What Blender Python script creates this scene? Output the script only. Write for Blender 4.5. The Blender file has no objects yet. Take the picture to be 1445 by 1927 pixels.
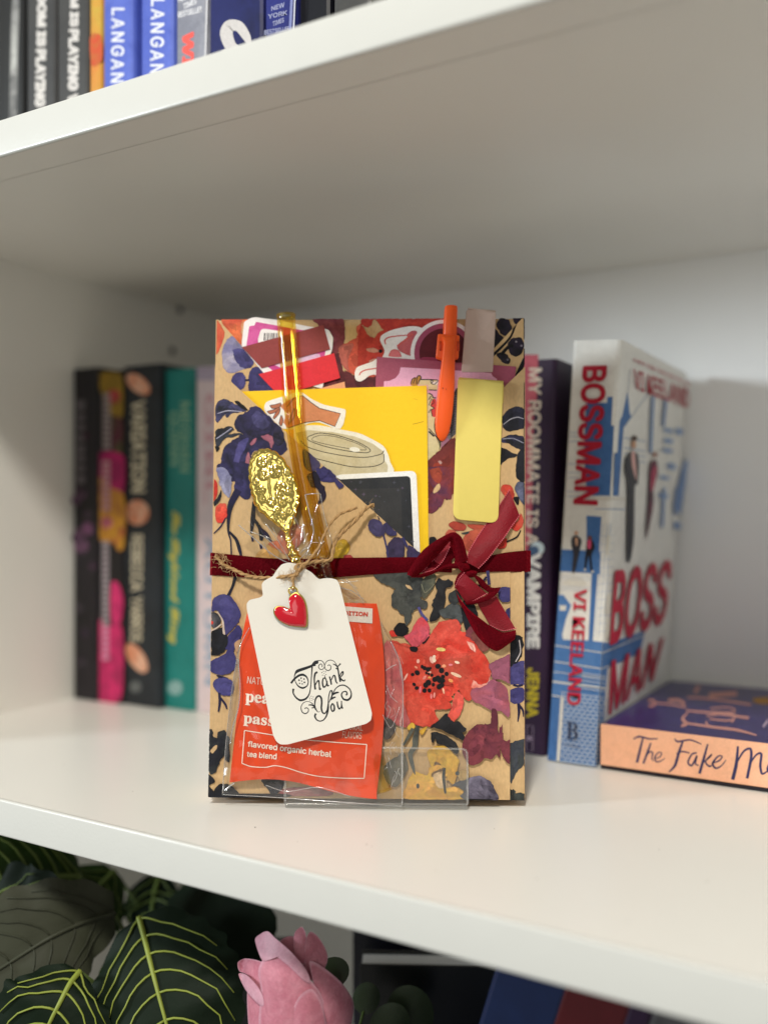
import bpy, bmesh, math, random
from mathutils import Vector, noise
random.seed(7)
S = bpy.context.scene
COL = S.collection

# ------------------------------------------------------------ camera, world, lamps, exposure
YAW, FOC, CX, CY = math.radians(30.5), 1780.0, 722.5, 955.0     # solved from the shelf lines of the photograph
CAM = Vector((0, 0, 0.1304))
FW = Vector((-math.sin(YAW), math.cos(YAW), 0)); RT = Vector((math.cos(YAW), math.sin(YAW), 0)); UP = Vector((0, 0, 1))
cam = bpy.data.cameras.new('camera'); camo = bpy.data.objects.new('camera', cam); COL.objects.link(camo)
camo.location = CAM; camo.rotation_euler = (math.pi/2, 0, YAW)
cam.sensor_fit = 'HORIZONTAL'; cam.sensor_width = 24; cam.lens = 24*FOC/1445
cam.shift_y = -(963.5-CY)/1445
cam.clip_start = 0.01; cam.clip_end = 60
cam.dof.use_dof = True; cam.dof.focus_distance = 0.407; cam.dof.aperture_fstop = 2.8; cam.dof.aperture_blades = 0
S.camera = camo

w = bpy.data.worlds.new('World'); S.world = w; w.use_nodes = True
bg = w.node_tree.nodes['Background']; bg.inputs[0].default_value = (1.0, 0.975, 0.91, 1); bg.inputs[1].default_value = 0.25

def lamp(name, loc, target, size, watts, col, sy=None):
    l = bpy.data.lights.new(name, 'AREA'); l.energy = watts; l.color = col
    l.shape = 'RECTANGLE' if sy else 'DISK'; l.size = size
    if sy: l.size_y = sy
    o = bpy.data.objects.new(name, l); COL.objects.link(o); o.location = loc
    o.rotation_euler = (Vector(target)-Vector(loc)).to_track_quat('-Z', 'Y').to_euler()
    return o
lamp('ceiling_lamp', (0.22, -0.88, 1.46), (-0.2, 0.38, 0.1), 0.2, 28.5, (1.0, 0.955, 0.87))
lamp('side_lamp', (-1.42, -0.80, 0.42), (-0.2, 0.42, 0.12), 0.26, 16.5, (0.86, 0.95, 1.0))
lamp('spoon_fill_lamp', (0.2, -1.05, 0.34), (-0.25, 0.34, 0.12), 0.6, 1.5, (1.0, 0.965, 0.91))  # added fill behind the camera, so the gold spoon has something bright to reflect

S.view_settings.view_transform = 'Standard'; S.view_settings.look = 'None'
S.view_settings.exposure = 0.0; S.view_settings.gamma = 1.0
S.cycles.use_denoising = True
S.cycles.max_bounces = 14; S.cycles.transparent_max_bounces = 24
S.cycles.caustics_reflective = False; S.cycles.caustics_refractive = False

# ------------------------------------------------------------ maths helpers
def lin(c):
    c = c/255.0
    return c/12.92 if c <= 0.04045 else ((c+0.055)/1.055)**2.4
def C(r, g, b): return (lin(r), lin(g), lin(b), 1.0)
def ray(x, y): return FW + RT*((x-CX)/FOC) + UP*((CY-y)/FOC)
def at_depth(x, y, d): return CAM + ray(x, y)*d
class Plane:
    def __init__(s, p, n): s.p = Vector(p); s.n = Vector(n).normalized()
    def __call__(s, x, y, off=0.0):                      # off in mm towards the viewer
        r = ray(x, y); p = s.p + s.n*(off*0.001)
        return CAM + r*((p-CAM).dot(s.n)/r.dot(s.n))
def crop(x0, y0, sc): return lambda *pts: [(x0+p[0]/sc, y0+p[1]/sc) for p in pts]
def smooth(pts, closed=True, n=5):
    m = len(pts); out = []
    if m < 3: return list(pts)
    for i in range(m if closed else m-1):
        if closed: a, b, c, d = pts[i-1], pts[i], pts[(i+1) % m], pts[(i+2) % m]
        else: a, b, c, d = pts[max(i-1, 0)], pts[i], pts[i+1], pts[min(i+2, m-1)]
        for k in range(n):
            t = k/n
            q = []
            for j in range(len(b)):
                m1 = (c[j]-a[j])*0.42; m2 = (d[j]-b[j])*0.42
                q.append((2*t**3-3*t*t+1)*b[j]+(t**3-2*t*t+t)*m1+(-2*t**3+3*t*t)*c[j]+(t**3-t*t)*m2)
            out.append(tuple(q))
    if not closed: out.append(tuple(pts[-1]))
    return out
def clip_half(pts, a, b, c):                             # keep a*x+b*y+c >= 0
    out = []
    for i in range(len(pts)):
        p, q = pts[i-1], pts[i]
        fp, fq = a*p[0]+b*p[1]+c, a*q[0]+b*q[1]+c
        if (fp >= 0) != (fq >= 0):
            t = fp/(fp-fq); out.append((p[0]+(q[0]-p[0])*t, p[1]+(q[1]-p[1])*t))
        if fq >= 0: out.append(q)
    return out
def side(p, q, inside):                                  # half plane through p, q that contains the point inside
    a, b = q[1]-p[1], p[0]-q[0]; c = -(a*p[0]+b*p[1])
    return (a, b, c) if a*inside[0]+b*inside[1]+c > 0 else (-a, -b, -c)

# ------------------------------------------------------------ materials
MATS = {}
def mat(name, col=(0.8, 0.8, 0.8, 1), rough=0.5, metal=0.0, spec=0.5, bump=0, bscale=200, var=0, vscale=60, sheen=0, coat=0, trans=0, ior=1.45, stretch=None, sub=0):
    if name in MATS: return MATS[name]
    m = bpy.data.materials.new(name); m.use_nodes = True; t = m.node_tree; n = t.nodes; L = t.links
    p = n['Principled BSDF']
    p.inputs['Base Color'].default_value = col; p.inputs['Roughness'].default_value = rough; p.inputs['Metallic'].default_value = metal
    p.inputs['Specular IOR Level'].default_value = spec; p.inputs['IOR'].default_value = ior
    p.inputs['Sheen Weight'].default_value = sheen; p.inputs['Coat Weight'].default_value = coat; p.inputs['Coat Roughness'].default_value = 0.08
    p.inputs['Transmission Weight'].default_value = trans
    if sub: p.inputs['Subsurface Weight'].default_value = sub; p.inputs['Subsurface Scale'].default_value = 0.004
    tc = n.new('ShaderNodeTexCoord'); src = tc.outputs['Object']
    if stretch:
        mp = n.new('ShaderNodeMapping'); mp.inputs['Scale'].default_value = stretch; L.new(src, mp.inputs[0]); src = mp.outputs[0]
    if var:
        z = n.new('ShaderNodeTexNoise'); z.inputs['Scale'].default_value = vscale; z.inputs['Detail'].default_value = 5; L.new(src, z.inputs['Vector'])
        mx = n.new('ShaderNodeMix'); mx.data_type = 'RGBA'; L.new(z.outputs['Fac'], mx.inputs['Factor'])
        mx.inputs['A'].default_value = tuple(c*(1-var) for c in col[:3])+(1,); mx.inputs['B'].default_value = tuple(min(1, c*(1+var)) for c in col[:3])+(1,)
        L.new(mx.outputs['Result'], p.inputs['Base Color'])
    if bump:
        z = n.new('ShaderNodeTexNoise'); z.inputs['Scale'].default_value = bscale; z.inputs['Detail'].default_value = 6; L.new(src, z.inputs['Vector'])
        b = n.new('ShaderNodeBump'); b.inputs['Strength'].default_value = bump; b.inputs['Distance'].default_value = 0.001
        L.new(z.outputs['Fac'], b.inputs['Height']); L.new(b.outputs[0], p.inputs['Normal'])
    MATS[name] = m; return m

def ink_mat(name='printed_ink', rough=0.55, spec=0.3, scale=110, coat=0, mottle=0.05):
    if name in MATS: return MATS[name]
    m = bpy.data.materials.new(name); m.use_nodes = True; t = m.node_tree; n = t.nodes; L = t.links
    p = n['Principled BSDF']; p.inputs['Roughness'].default_value = rough; p.inputs['Specular IOR Level'].default_value = spec
    p.inputs['Coat Weight'].default_value = coat; p.inputs['Coat Roughness'].default_value = 0.12
    A = n.new('ShaderNodeAttribute'); A.attribute_name = 'ink_a'; B = n.new('ShaderNodeAttribute'); B.attribute_name = 'ink_b'
    tc = n.new('ShaderNodeTexCoord')
    z = n.new('ShaderNodeTexNoise'); z.inputs['Scale'].default_value = scale; z.inputs['Detail'].default_value = 6; z.inputs['Roughness'].default_value = 0.6; z.inputs['Distortion'].default_value = 0.8
    L.new(tc.outputs['Object'], z.inputs['Vector'])
    r = n.new('ShaderNodeMapRange'); r.inputs['From Min'].default_value = 0.38; r.inputs['From Max'].default_value = 0.62; L.new(z.outputs['Fac'], r.inputs['Value'])
    mx = n.new('ShaderNodeMix'); mx.data_type = 'RGBA'; L.new(r.outputs[0], mx.inputs['Factor']); L.new(A.outputs['Color'], mx.inputs['A']); L.new(B.outputs['Color'], mx.inputs['B'])
    g = n.new('ShaderNodeTexNoise'); g.inputs['Scale'].default_value = 1500; g.inputs['Detail'].default_value = 3; L.new(tc.outputs['Object'], g.inputs['Vector'])
    gr = n.new('ShaderNodeMapRange'); gr.inputs['To Min'].default_value = 0.84; gr.inputs['To Max'].default_value = 1.14; L.new(g.outputs['Fac'], gr.inputs['Value'])
    g2 = n.new('ShaderNodeTexNoise'); g2.inputs['Scale'].default_value = scale*3.3; g2.inputs['Detail'].default_value = 5; g2.inputs['Distortion'].default_value = 1.5; L.new(tc.outputs['Object'], g2.inputs['Vector'])
    gm = n.new('ShaderNodeMapRange'); gm.inputs['From Min'].default_value = 0.3; gm.inputs['From Max'].default_value = 0.7; gm.inputs['To Min'].default_value = 1-mottle; gm.inputs['To Max'].default_value = 1+mottle; L.new(g2.outputs['Fac'], gm.inputs['Value'])
    gx = n.new('ShaderNodeMath'); gx.operation = 'MULTIPLY'; L.new(gr.outputs[0], gx.inputs[0]); L.new(gm.outputs[0], gx.inputs[1]); gr = gx
    v = n.new('ShaderNodeVectorMath'); v.operation = 'SCALE'; L.new(mx.outputs['Result'], v.inputs[0]); L.new(gr.outputs[0], v.inputs['Scale'])
    L.new(v.outputs[0], p.inputs['Base Color'])
    MATS[name] = m; return m

def film_mat(name, tint=(1, 1, 1, 1), gloss=0.06, rough=0.04, bump=0, bscale=100, edge=0.5, haze=0.0):
    """clear film: see-through with a Fresnel-weighted shine"""
    if name in MATS: return MATS[name]
    m = bpy.data.materials.new(name); m.use_nodes = True; t = m.node_tree; n = t.nodes; L = t.links
    n.remove(n['Principled BSDF']); out = n['Material Output']
    tr = n.new('ShaderNodeBsdfTransparent'); tr.inputs[0].default_value = tint
    gl = n.new('ShaderNodeBsdfGlossy'); gl.inputs['Roughness'].default_value = rough
    lw = n.new('ShaderNodeLayerWeight'); lw.inputs[0].default_value = 0.35
    ma = n.new('ShaderNodeMath'); ma.operation = 'MULTIPLY_ADD'; ma.inputs[1].default_value = edge; ma.inputs[2].default_value = gloss; L.new(lw.outputs['Fresnel'], ma.inputs[0])
    mx = n.new('ShaderNodeMixShader'); L.new(ma.outputs[0], mx.inputs[0]); L.new(tr.outputs[0], mx.inputs[1]); L.new(gl.outputs[0], mx.inputs[2])
    res = mx.outputs[0]
    if haze:
        df = n.new('ShaderNodeBsdfDiffuse'); df.inputs[0].default_value = (0.9, 0.9, 0.88, 1)
        m2 = n.new('ShaderNodeMixShader'); m2.inputs[0].default_value = haze; L.new(res, m2.inputs[1]); L.new(df.outputs[0], m2.inputs[2]); res = m2.outputs[0]
    if bump:
        tc = n.new('ShaderNodeTexCoord'); z = n.new('ShaderNodeTexNoise'); z.inputs['Scale'].default_value = bscale; z.inputs['Detail'].default_value = 3; L.new(tc.outputs['Object'], z.inputs['Vector'])
        b = n.new('ShaderNodeBump'); b.inputs['Strength'].default_value = bump; b.inputs['Distance'].default_value = 0.002; L.new(z.outputs['Fac'], b.inputs['Height'])
        L.new(b.outputs[0], gl.inputs['Normal']); L.new(b.outputs[0], lw.inputs['Normal'])
    L.new(res, out.inputs['Surface'])
    MATS[name] = m; return m

INK = ink_mat(); WASH = ink_mat('watercolour_ink', 0.62, 0.2, 95, 0, 0.16); GLOSSINK = ink_mat('glossy_ink', 0.35, 0.5, 110, 0.15); MARBLE = ink_mat('cover_ink', 0.45, 0.35, 40)
LAM = mat('white_laminate', (0.835, 0.820, 0.765, 1), 0.30, bump=0.05, bscale=260, var=0.015, vscale=18)
EDGE = mat('edge_banding', (0.66, 0.66, 0.62, 1), 0.28, bump=0.08, bscale=700, var=0.02, vscale=90)
BACKP = mat('back_panel_white', (0.92, 0.93, 0.93, 1), 0.5, bump=0.04, bscale=400)
KRAFT = mat('kraft_paper', C(204, 170, 124), 0.7, spec=0.2, bump=0.2, bscale=170, var=0.2, vscale=1100, stretch=(1, 1, 0.45))
HOLE = mat('hole_shade', C(30, 28, 25), 0.9)
PAGES = mat('paper_pages', C(225, 214, 192), 0.8, bump=0.3, bscale=90, stretch=(18, 1, 1), var=0.05)
VELVET = mat('red_velvet', C(80, 3, 13), 0.85, spec=0.06, sheen=0.8, bump=0.9, bscale=900, var=0.38, vscale=110)
VELVET.node_tree.nodes['Principled BSDF'].inputs['Sheen Tint'].default_value = C(196, 24, 46)
SATIN = mat('satin_back', C(128, 12, 28), 0.45, spec=0.25, sheen=0.1, bump=0.35, bscale=1700, var=0.12, vscale=1500)
STITCH = mat('ribbon_edge', C(206, 92, 104), 0.6)
GOLD = mat('gold_plate', C(252, 226, 128), 0.085, metal=1.0)
ORANGE = mat('orange_plastic', C(240, 92, 30), 0.38, spec=0.4, bump=0.02, bscale=800, sub=0.12)
JUTE = mat('jute_twine', C(176, 140, 96), 0.85, spec=0.1, bump=0.5, bscale=1500, var=0.25, vscale=500)
TAGM = mat('white_card', C(230, 225, 214), 0.6, spec=0.25, bump=0.06, bscale=700, var=0.012, vscale=200)
YCARD = mat('yellow_card', C(246, 200, 34), 0.6, spec=0.25, bump=0.12, bscale=500, var=0.03, vscale=600)
BUTTER = mat('butter_leather', C(228, 208, 110), 0.68, spec=0.35, bump=0.12, bscale=420, var=0.02, vscale=300)
BLUSH = mat('blush_leather', C(202, 178, 166), 0.5, spec=0.35, bump=0.15, bscale=900, var=0.03, vscale=300)
STICKW = mat('sticker_white', C(240, 236, 230), 0.4, spec=0.4)
ENAMEL = mat('red_enamel', C(196, 8, 34), 0.12, spec=0.6, coat=0.8)
FILM = film_mat('cellophane', (0.985, 0.98, 0.97, 1), 0.022, 0.05, bump=0.22, bscale=60, edge=0.38)
ACRYL = film_mat('clear_acrylic', (0.99, 0.99, 0.985, 1), 0.015, 0.03, edge=0.18, haze=0.03)
ACEDGE = film_mat('acrylic_edge', (0.96, 0.96, 0.95, 1), 0.05, 0.08, edge=0.3, haze=0.10)
CREASE = film_mat('film_crease', (0.95, 0.95, 0.95, 1), 0.35, 0.12, edge=0.4, haze=0.14)

# ------------------------------------------------------------ mesh helpers: a shape is (verts in world space, faces)
def fresh(): return ([], [])
def add(a, b):
    o = len(a[0]); a[0].extend(b[0]); a[1].extend([tuple(i+o for i in f) for f in b[1]]); return a
def box(p, ax, ay, az):
    p, ax, ay, az = map(Vector, (p, ax, ay, az))
    v = [p+ax*i+ay*j+az*k for k in (0, 1) for j in (0, 1) for i in (0, 1)]
    return (v, [(0, 2, 3, 1), (4, 5, 7, 6), (0, 1, 5, 4), (2, 6, 7, 3), (0, 4, 6, 2), (1, 3, 7, 5)])
def bevelled(sh, width, seg=2):
    bm = bmesh.new(); vs = [bm.verts.new(v) for v in sh[0]]
    for f in sh[1]: bm.faces.new([vs[i] for i in f])
    bmesh.ops.recalc_face_normals(bm, faces=bm.faces)
    es = [e for e in bm.edges if len(e.link_faces) == 2 and e.calc_face_angle(0) > 0.5]
    bmesh.ops.bevel(bm, geom=es, offset=width, segments=seg, affect='EDGES', profile=0.6)
    bm.verts.index_update()
    r = ([v.co.copy() for v in bm.verts], [tuple(v.index for v in f.verts) for f in bm.faces]); bm.free(); return r
def slab(pl, pts, o0, o1, bev=0.0):                      # prism between two offsets of a plane, outline in picture coordinates of that plane
    f = [pl(x, y, o1) if not callable(o1) else pl(x, y, o1(x, y)) for x, y in pts]
    b = [q-pl.n*((o1-o0)*0.001) for q in f]
    n = len(pts); v = f+b
    fs = [tuple(range(n)), tuple(range(2*n-1, n-1, -1))]+[(i, i+n, (i+1) % n+n, (i+1) % n) for i in range(n)]
    sh = (v, fs)
    return bevelled(sh, bev, 2) if bev else sh
def grid(fn, nu, nv, closed_u=False):
    v = [fn(i/(nu if closed_u else nu-1), j/(nv-1)) for j in range(nv) for i in range(nu)]
    f = []
    for j in range(nv-1):
        for i in range(nu if closed_u else nu-1):
            a = j*nu+i; b = j*nu+(i+1) % nu; f.append((a, b, b+nu, a+nu))
    return (v, f)
def tube(path, rad, seg=12, cap=True):
    path = [Vector(p) for p in path]; n = len(path)
    if not hasattr(rad, '__len__'): rad = [rad]*n
    t0 = (path[1]-path[0]).normalized(); ref = t0.orthogonal().normalized(); v = []
    for i, p in enumerate(path):
        t = (path[min(i+1, n-1)]-path[max(i-1, 0)]).normalized()
        ref = (ref-t*ref.dot(t)).normalized(); b = t.cross(ref)
        for k in range(seg):
            a = 2*math.pi*k/seg; v.append(p+(ref*math.cos(a)+b*math.sin(a))*rad[i])
    f = [(i*seg+k, i*seg+(k+1) % seg, (i+1)*seg+(k+1) % seg, (i+1)*seg+k) for i in range(n-1) for k in range(seg)]
    if cap: f += [tuple(range(seg-1, -1, -1)), tuple((n-1)*seg+k for k in range(seg))]
    return (v, f)
def ruled(A, B, nv=5, bulge=0.0, nrm=None):              # strip between two 3-D edges with a bulge in its middle
    m = len(A); v = []
    for i in range(m):
        for j in range(nv):
            t = j/(nv-1); p = A[i].lerp(B[i], t)
            if bulge: p = p+nrm*(bulge*math.sin(math.pi*t))
            v.append(p)
    return (v, [(i*nv+j, (i+1)*nv+j, (i+1)*nv+j+1, i*nv+j+1) for i in range(m-1) for j in range(nv-1)])

class Thing:
    """one top-level thing: every part is given in world space; finish() sets the origin at its base and links root, parts and sub-parts"""
    def __init__(s, name, label, cat, group=None, kind=None):
        s.name, s.label, s.cat, s.group, s.kind = name, label, cat, group, kind; s.parts = []; s.own = None
    def body(s, sh, m, smooth=False, attrs=None): s.own = dict(sh=sh, m=m, smooth=smooth, attrs=attrs); return s
    def part(s, name, sh, m, parent=None, smooth=False, attrs=None, label=None, kind=None):
        d = dict(name=name, sh=sh, m=m, parent=parent, smooth=smooth, attrs=attrs, label=label, kind=kind); s.parts.append(d); return d
    def mesh(s, name, d, loc):
        me = bpy.data.meshes.new(name); me.from_pydata([tuple(Vector(v)-loc) for v in d['sh'][0]], [], d['sh'][1])
        if d['attrs']:
            for k, vals in d['attrs'].items():
                a = me.color_attributes.new(k, 'FLOAT_COLOR', 'POINT'); a.data.foreach_set('color', [c for q in vals for c in q])
        me.materials.append(d['m'])
        if d['smooth']:
            me.shade_smooth()
            if d['smooth'] is not True: me.set_sharp_from_angle(angle=math.radians(d['smooth']))
        me.validate(); me.update(); return me
    def finish(s):
        allv = [v for d in ([s.own] if s.own else [])+s.parts for v in d['sh'][0]]
        lo = [min(v[i] for v in allv) for i in range(3)]; hi = [max(v[i] for v in allv) for i in range(3)]
        loc = Vector(((lo[0]+hi[0])/2, (lo[1]+hi[1])/2, lo[2]))
        root = bpy.data.objects.new(s.name, s.mesh(s.name, s.own, loc) if s.own else None); COL.objects.link(root)
        root.location = loc
        if not s.own: root.empty_display_size = 0.01
        if s.label: root['label'] = s.label
        if s.cat: root['category'] = s.cat
        if s.group: root['group'] = s.group
        if s.kind: root['kind'] = s.kind
        made = {}
        for d in s.parts:
            o = bpy.data.objects.new(d['name'], s.mesh(d['name'], d, loc)); COL.objects.link(o)
            o.parent = made[id(d['parent'])] if d['parent'] else root
            if d['label']: o['label'] = d['label']
            if d['kind']: o['kind'] = d['kind']
            made[id(d)] = o
        return root

# ------------------------------------------------------------ flat print: polygons, strokes and letters laid on a plane
FONT = {}
def font(kind):
    if kind not in FONT:
        f = None
        try:
            if kind == 'sans': f = bpy.data.fonts.load(bpy.utils.resource_path('LOCAL')+'/datafiles/fonts/Inter.woff2')
            if kind == 'math': f = bpy.data.fonts.load(bpy.utils.resource_path('LOCAL')+'/datafiles/fonts/NotoSansMath-Regular.woff2')
        except Exception: f = None
        FONT[kind] = f
    return FONT[kind]
def mathify(s, base_u, base_l): return ''.join(chr(base_u+ord(c)-65) if 'A' <= c <= 'Z' else chr(base_l+ord(c)-97) if 'a' <= c <= 'z' else c for c in s)
GC = {}
def glyphs(s, kind='sans', bold=0.0, space=1.0):
    key = (s, kind, bold, space)
    if key in GC: return GC[key]
    cu = bpy.data.curves.new('lettering', 'FONT')
    t = s
    if kind == 'serif': cu_f = font('math'); t = mathify(s, 0x1D400, 0x1D41A) if cu_f else s
    elif kind == 'script': cu_f = font('math'); t = mathify(s, 0x1D4D0, 0x1D4EA) if cu_f else s
    else: cu_f = font('sans')
    if cu_f: cu.font = cu_f
    cu.body = t; cu.offset = bold; cu.resolution_u = 3; cu.space_character = space; cu.fill_mode = 'BOTH'
    o = bpy.data.objects.new('lettering', cu); COL.objects.link(o)
    bpy.context.view_layer.update(); dg = bpy.context.evaluated_depsgraph_get(); e = o.evaluated_get(dg); me = e.to_mesh()
    v = [(q.co.x, q.co.y) for q in me.vertices]; f = [tuple(p.vertices) for p in me.polygons]
    e.to_mesh_clear(); bpy.data.objects.remove(o); bpy.data.curves.remove(cu)
    GC[key] = (v, f); return GC[key]

class Ink:
    def __init__(s, pl, off=0.0, step=0.004, clips=None):
        s.pl, s.off, s.step, s.k, s.clips = pl, off, step, 0, clips or []
        s.v, s.f, s.a, s.b = [], [], [], []; s.wc = False
    def _o(s, x, y):
        base = s.off(x, y) if callable(s.off) else s.off
        return base+s.step*s.k
    def raw(s, pts, faces, a, b):
        o = len(s.v); s.v += [s.pl(x, y, s._o(x, y)) for x, y in pts]; s.f += [tuple(i+o for i in f) for f in faces]
        s.a += [a]*len(pts); s.b += [b or a]*len(pts)
    def poly(s, pts, a, b=None, sm=True, clip=None):
        q = smooth(pts, True, 4) if sm else list(pts)
        for c in s.clips+(clip or []):
            q = clip_half(q, *c)
            if len(q) < 3: return
        if s.wc and sm: s.wash(q, a, b)
        else: s.k += 1; s.raw(q, [tuple(range(len(q)))], a, b)
    def wash(s, q, a, b):                                # a wash of watercolour: ragged edge, pigment gathered along the rim
        n = 0; r = []
        for i in range(len(q)):
            p, z = q[i-1], q[i]; l = math.hypot(z[0]-p[0], z[1]-p[1]); m = max(1, int(l/3.0))
            r += [(p[0]+(z[0]-p[0])*j/m, p[1]+(z[1]-p[1])*j/m) for j in range(m)]
        if len(r) < 8: r = q
        xs = [p[0] for p in r]; ys = [p[1] for p in r]; size = min(max(xs)-min(xs), max(ys)-min(ys))
        am = min(1.5, size*0.05)
        out = []
        for x, y in r:
            v = Vector((x*0.16, y*0.16, 3.0)); w = Vector((x*0.5, y*0.5, 9.0))
            out.append((x+am*noise.noise(v)*1.5+am*0.5*noise.noise(w), y+am*noise.noise(v+Vector((40, 7, 0)))*1.5+am*0.5*noise.noise(w+Vector((9, 70, 0)))))
        for c in s.clips:
            out = clip_half(out, *c)
            if len(out) < 3: return
        b = b or a; dk = lambda c: (c[0]*0.80, c[1]*0.78, c[2]*0.80, 1)
        s.k += 1; s.raw(out, [tuple(range(len(out)))], dk(a), dk(b))
        if size < 9: return
        area = sum(out[i-1][0]*out[i][1]-out[i][0]*out[i-1][1] for i in range(len(out))); sg_ = 1 if area > 0 else -1; ins = []
        for i in range(len(out)):
            p, z = out[i-2], out[(i+2) % len(out)]; dx, dy = z[0]-p[0], z[1]-p[1]; l = math.hypot(dx, dy) or 1
            wv = 0.9+0.7*noise.noise(Vector((out[i][0]*0.12, out[i][1]*0.12, 20.0))); ins.append((out[i][0]-sg_*dy/l*wv, out[i][1]+sg_*dx/l*wv))
        s.k += 1; s.raw(ins, [tuple(range(len(ins)))], a, b)
        bb = (max(xs)-min(xs))*(max(ys)-min(ys))
        if size > 16 and abs(area)/2 > 0.48*bb:                # wetter and drier pools of pigment inside the larger petals and leaves
            cx_ = sum(p[0] for p in out)/len(out); cy_ = sum(p[1] for p in out)/len(out)
            for q_ in range(3):
                h = math.sin(cx_*12.9+cy_*78.2+q_*37.7)*43758.5; h -= math.floor(h); g = math.sin(cx_*3.1+cy_*9.7+q_*11.3)*1753.3; g -= math.floor(g)
                sc = 0.30+0.28*h; ox, oy = (h-0.5)*0.36*(max(xs)-min(xs)), (g-0.5)*0.36*(max(ys)-min(ys)); f_ = (1.22, 0.80, 1.10)[q_]; sh = []
                for x, y in out[::2]:
                    nn = 1+0.35*noise.noise(Vector((x*0.2, y*0.2, 31.0+q_*7))); sh.append((cx_+ox+(x-cx_)*sc*nn, cy_+oy+(y-cy_)*sc*nn))
                for c in s.clips:
                    sh = clip_half(sh, *c)
                    if len(sh) < 3: break
                if len(sh) < 3: continue
                m1 = lambda c: tuple(min(1, v*f_) for v in c[:3])+(1,)
                s.k += 1; s.raw(sh, [tuple(range(len(sh)))], m1(a), m1(b))
    def dot(s, x, y, r, a, b=None, ry=None, rot=0):
        n = 14 if r > 2 else 8; ry = ry or r
        s.poly([(x+r*math.cos(t)*math.cos(rot)-ry*math.sin(t)*math.sin(rot), y+r*math.cos(t)*math.sin(rot)+ry*math.sin(t)*math.cos(rot)) for t in [2*math.pi*i/n for i in range(n)]], a, b, sm=False)
    def line(s, pts, wd, a, b=None, sm=True, n=5, closed=False):
        if not hasattr(wd, '__len__'): wd = [wd]*len(pts)
        while len(wd) < len(pts): wd = list(wd)+[wd[-1]]
        q = [(p[0], p[1], ww) for p, ww in zip(pts, wd)]
        if closed: q.append(q[0])
        if sm and len(q) > 2: q = smooth(q, False, n)
        v = []
        for i, (x, y, ww) in enumerate(q):
            x0, y0 = q[max(i-1, 0)][:2]; x1, y1 = q[min(i+1, len(q)-1)][:2]
            l = math.hypot(x1-x0, y1-y0) or 1; nx, ny = -(y1-y0)/l*ww/2, (x1-x0)/l*ww/2
            v += [(x+nx, y+ny), (x-nx, y-ny)]
        if s.clips and any(c[0]*x+c[1]*y+c[2] < 0 for c in s.clips for x, y in v):
            for i in range(len(q)-1):
                quad = [v[2*i], v[2*i+2], v[2*i+3], v[2*i+1]]
                for c in s.clips:
                    quad = clip_half(quad, *c)
                    if len(quad) < 3: break
                if len(quad) >= 3: s.raw(quad, [tuple(range(len(quad)))], a, b)
            s.k += 1; return
        s.k += 1; s.raw(v, [(2*i, 2*i+2, 2*i+3, 2*i+1) for i in range(len(q)-1)], a, b)
    def text(s, st, quad, a, kind='sans', bold=0.0, space=1.0, cap=None):   # quad: baseline start, baseline end, top end, top start
        v, f = glyphs(st, kind, 0.0, space)
        if not v: return
        x0, x1 = min(p[0] for p in v)-bold, max(p[0] for p in v)+bold
        y0, y1 = (0.0, cap) if cap else (min(p[1] for p in v)-bold, max(p[1] for p in v)+bold)
        BL, BR, TR, TL = quad
        for dx, dy in ([(bold*math.cos(t), bold*math.sin(t)) for t in [math.pi/4*i for i in range(8)]] if bold else [(0, 0)]):   # a heavier weight: the same letter struck round itself
            s.k += 1 if not bold else 0.15; pts = []
            for x, y in v:
                u, t = (x+dx-x0)/(x1-x0), (y+dy-y0)/(y1-y0)
                pts.append(tuple((BL[i]*(1-u)+BR[i]*u)*(1-t)+(TL[i]*(1-u)+TR[i]*u)*t for i in (0, 1)))
            s.raw(pts, f, a, a)
    def shape(s): return (s.v, s.f)
    def attrs(s): return {'ink_a': s.a, 'ink_b': s.b}
    def into(s, th, name='print', parent=None, m=None): return th.part(name, s.shape(), m or INK, parent, attrs=s.attrs())
def vtext(x0, y0, x1, y1, wd): return [(x0, y0), (x1, y1), (x1+wd, y1), (x0+wd, y0)]   # reads downwards, tops of the letters to the right
def tint(sh, a, b=None): return {'ink_a': [a]*len(sh[0]), 'ink_b': [b or a]*len(sh[0])}

# ============================================================ the bookcase
XL, XR, YF, YB, TH = -0.513, 0.26, 0.2765, 0.612, 0.0162
ZLOW, ZTOP = -0.3035, 0.2872
def bx(x0, y0, z0, x1, y1, z1, bev=0.0):
    sh = box((x0, y0, z0), (x1-x0, 0, 0), (0, y1-y0, 0), (0, 0, z1-z0)); return bevelled(sh, bev, 2) if bev else sh
bc = Thing('bookcase', 'white laminate bookcase whose shelves hold the wrapped gift, books and plants', 'bookcase')
for zt in (0.0, ZTOP+TH, ZLOW):
    p = bc.part('shelf', bx(XL, YF+0.0013, zt-TH+0.0001, XR, YB, zt), LAM)
    bc.part('edge_banding', bevelled(bx(XL, YF, zt-TH, XR, YF+0.0026, zt+0.00006), 0.0011, 4), EDGE, p, smooth=40)
bc.part('side_panel', bx(XL-0.016, YF, ZLOW-TH, XL-0.0002, YB, 0.60, 0.0006), LAM)
bc.part('side_panel', bx(XR+0.0002, YF, ZLOW-TH, XR+0.016, YB, 0.60, 0.0006), LAM)
bc.part('back_panel', bx(XL-0.016, YB+0.0002, ZLOW-TH, XR+0.016, YB+0.005, 0.60), BACKP)
bc.part('top_board', bx(XL, YF, 0.60, XR, YB, 0.60+TH, 0.0006), LAM)
def on_left(x, y):
    r = ray(x, y); return CAM+r*((XL-CAM.x)/r.x)
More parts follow.
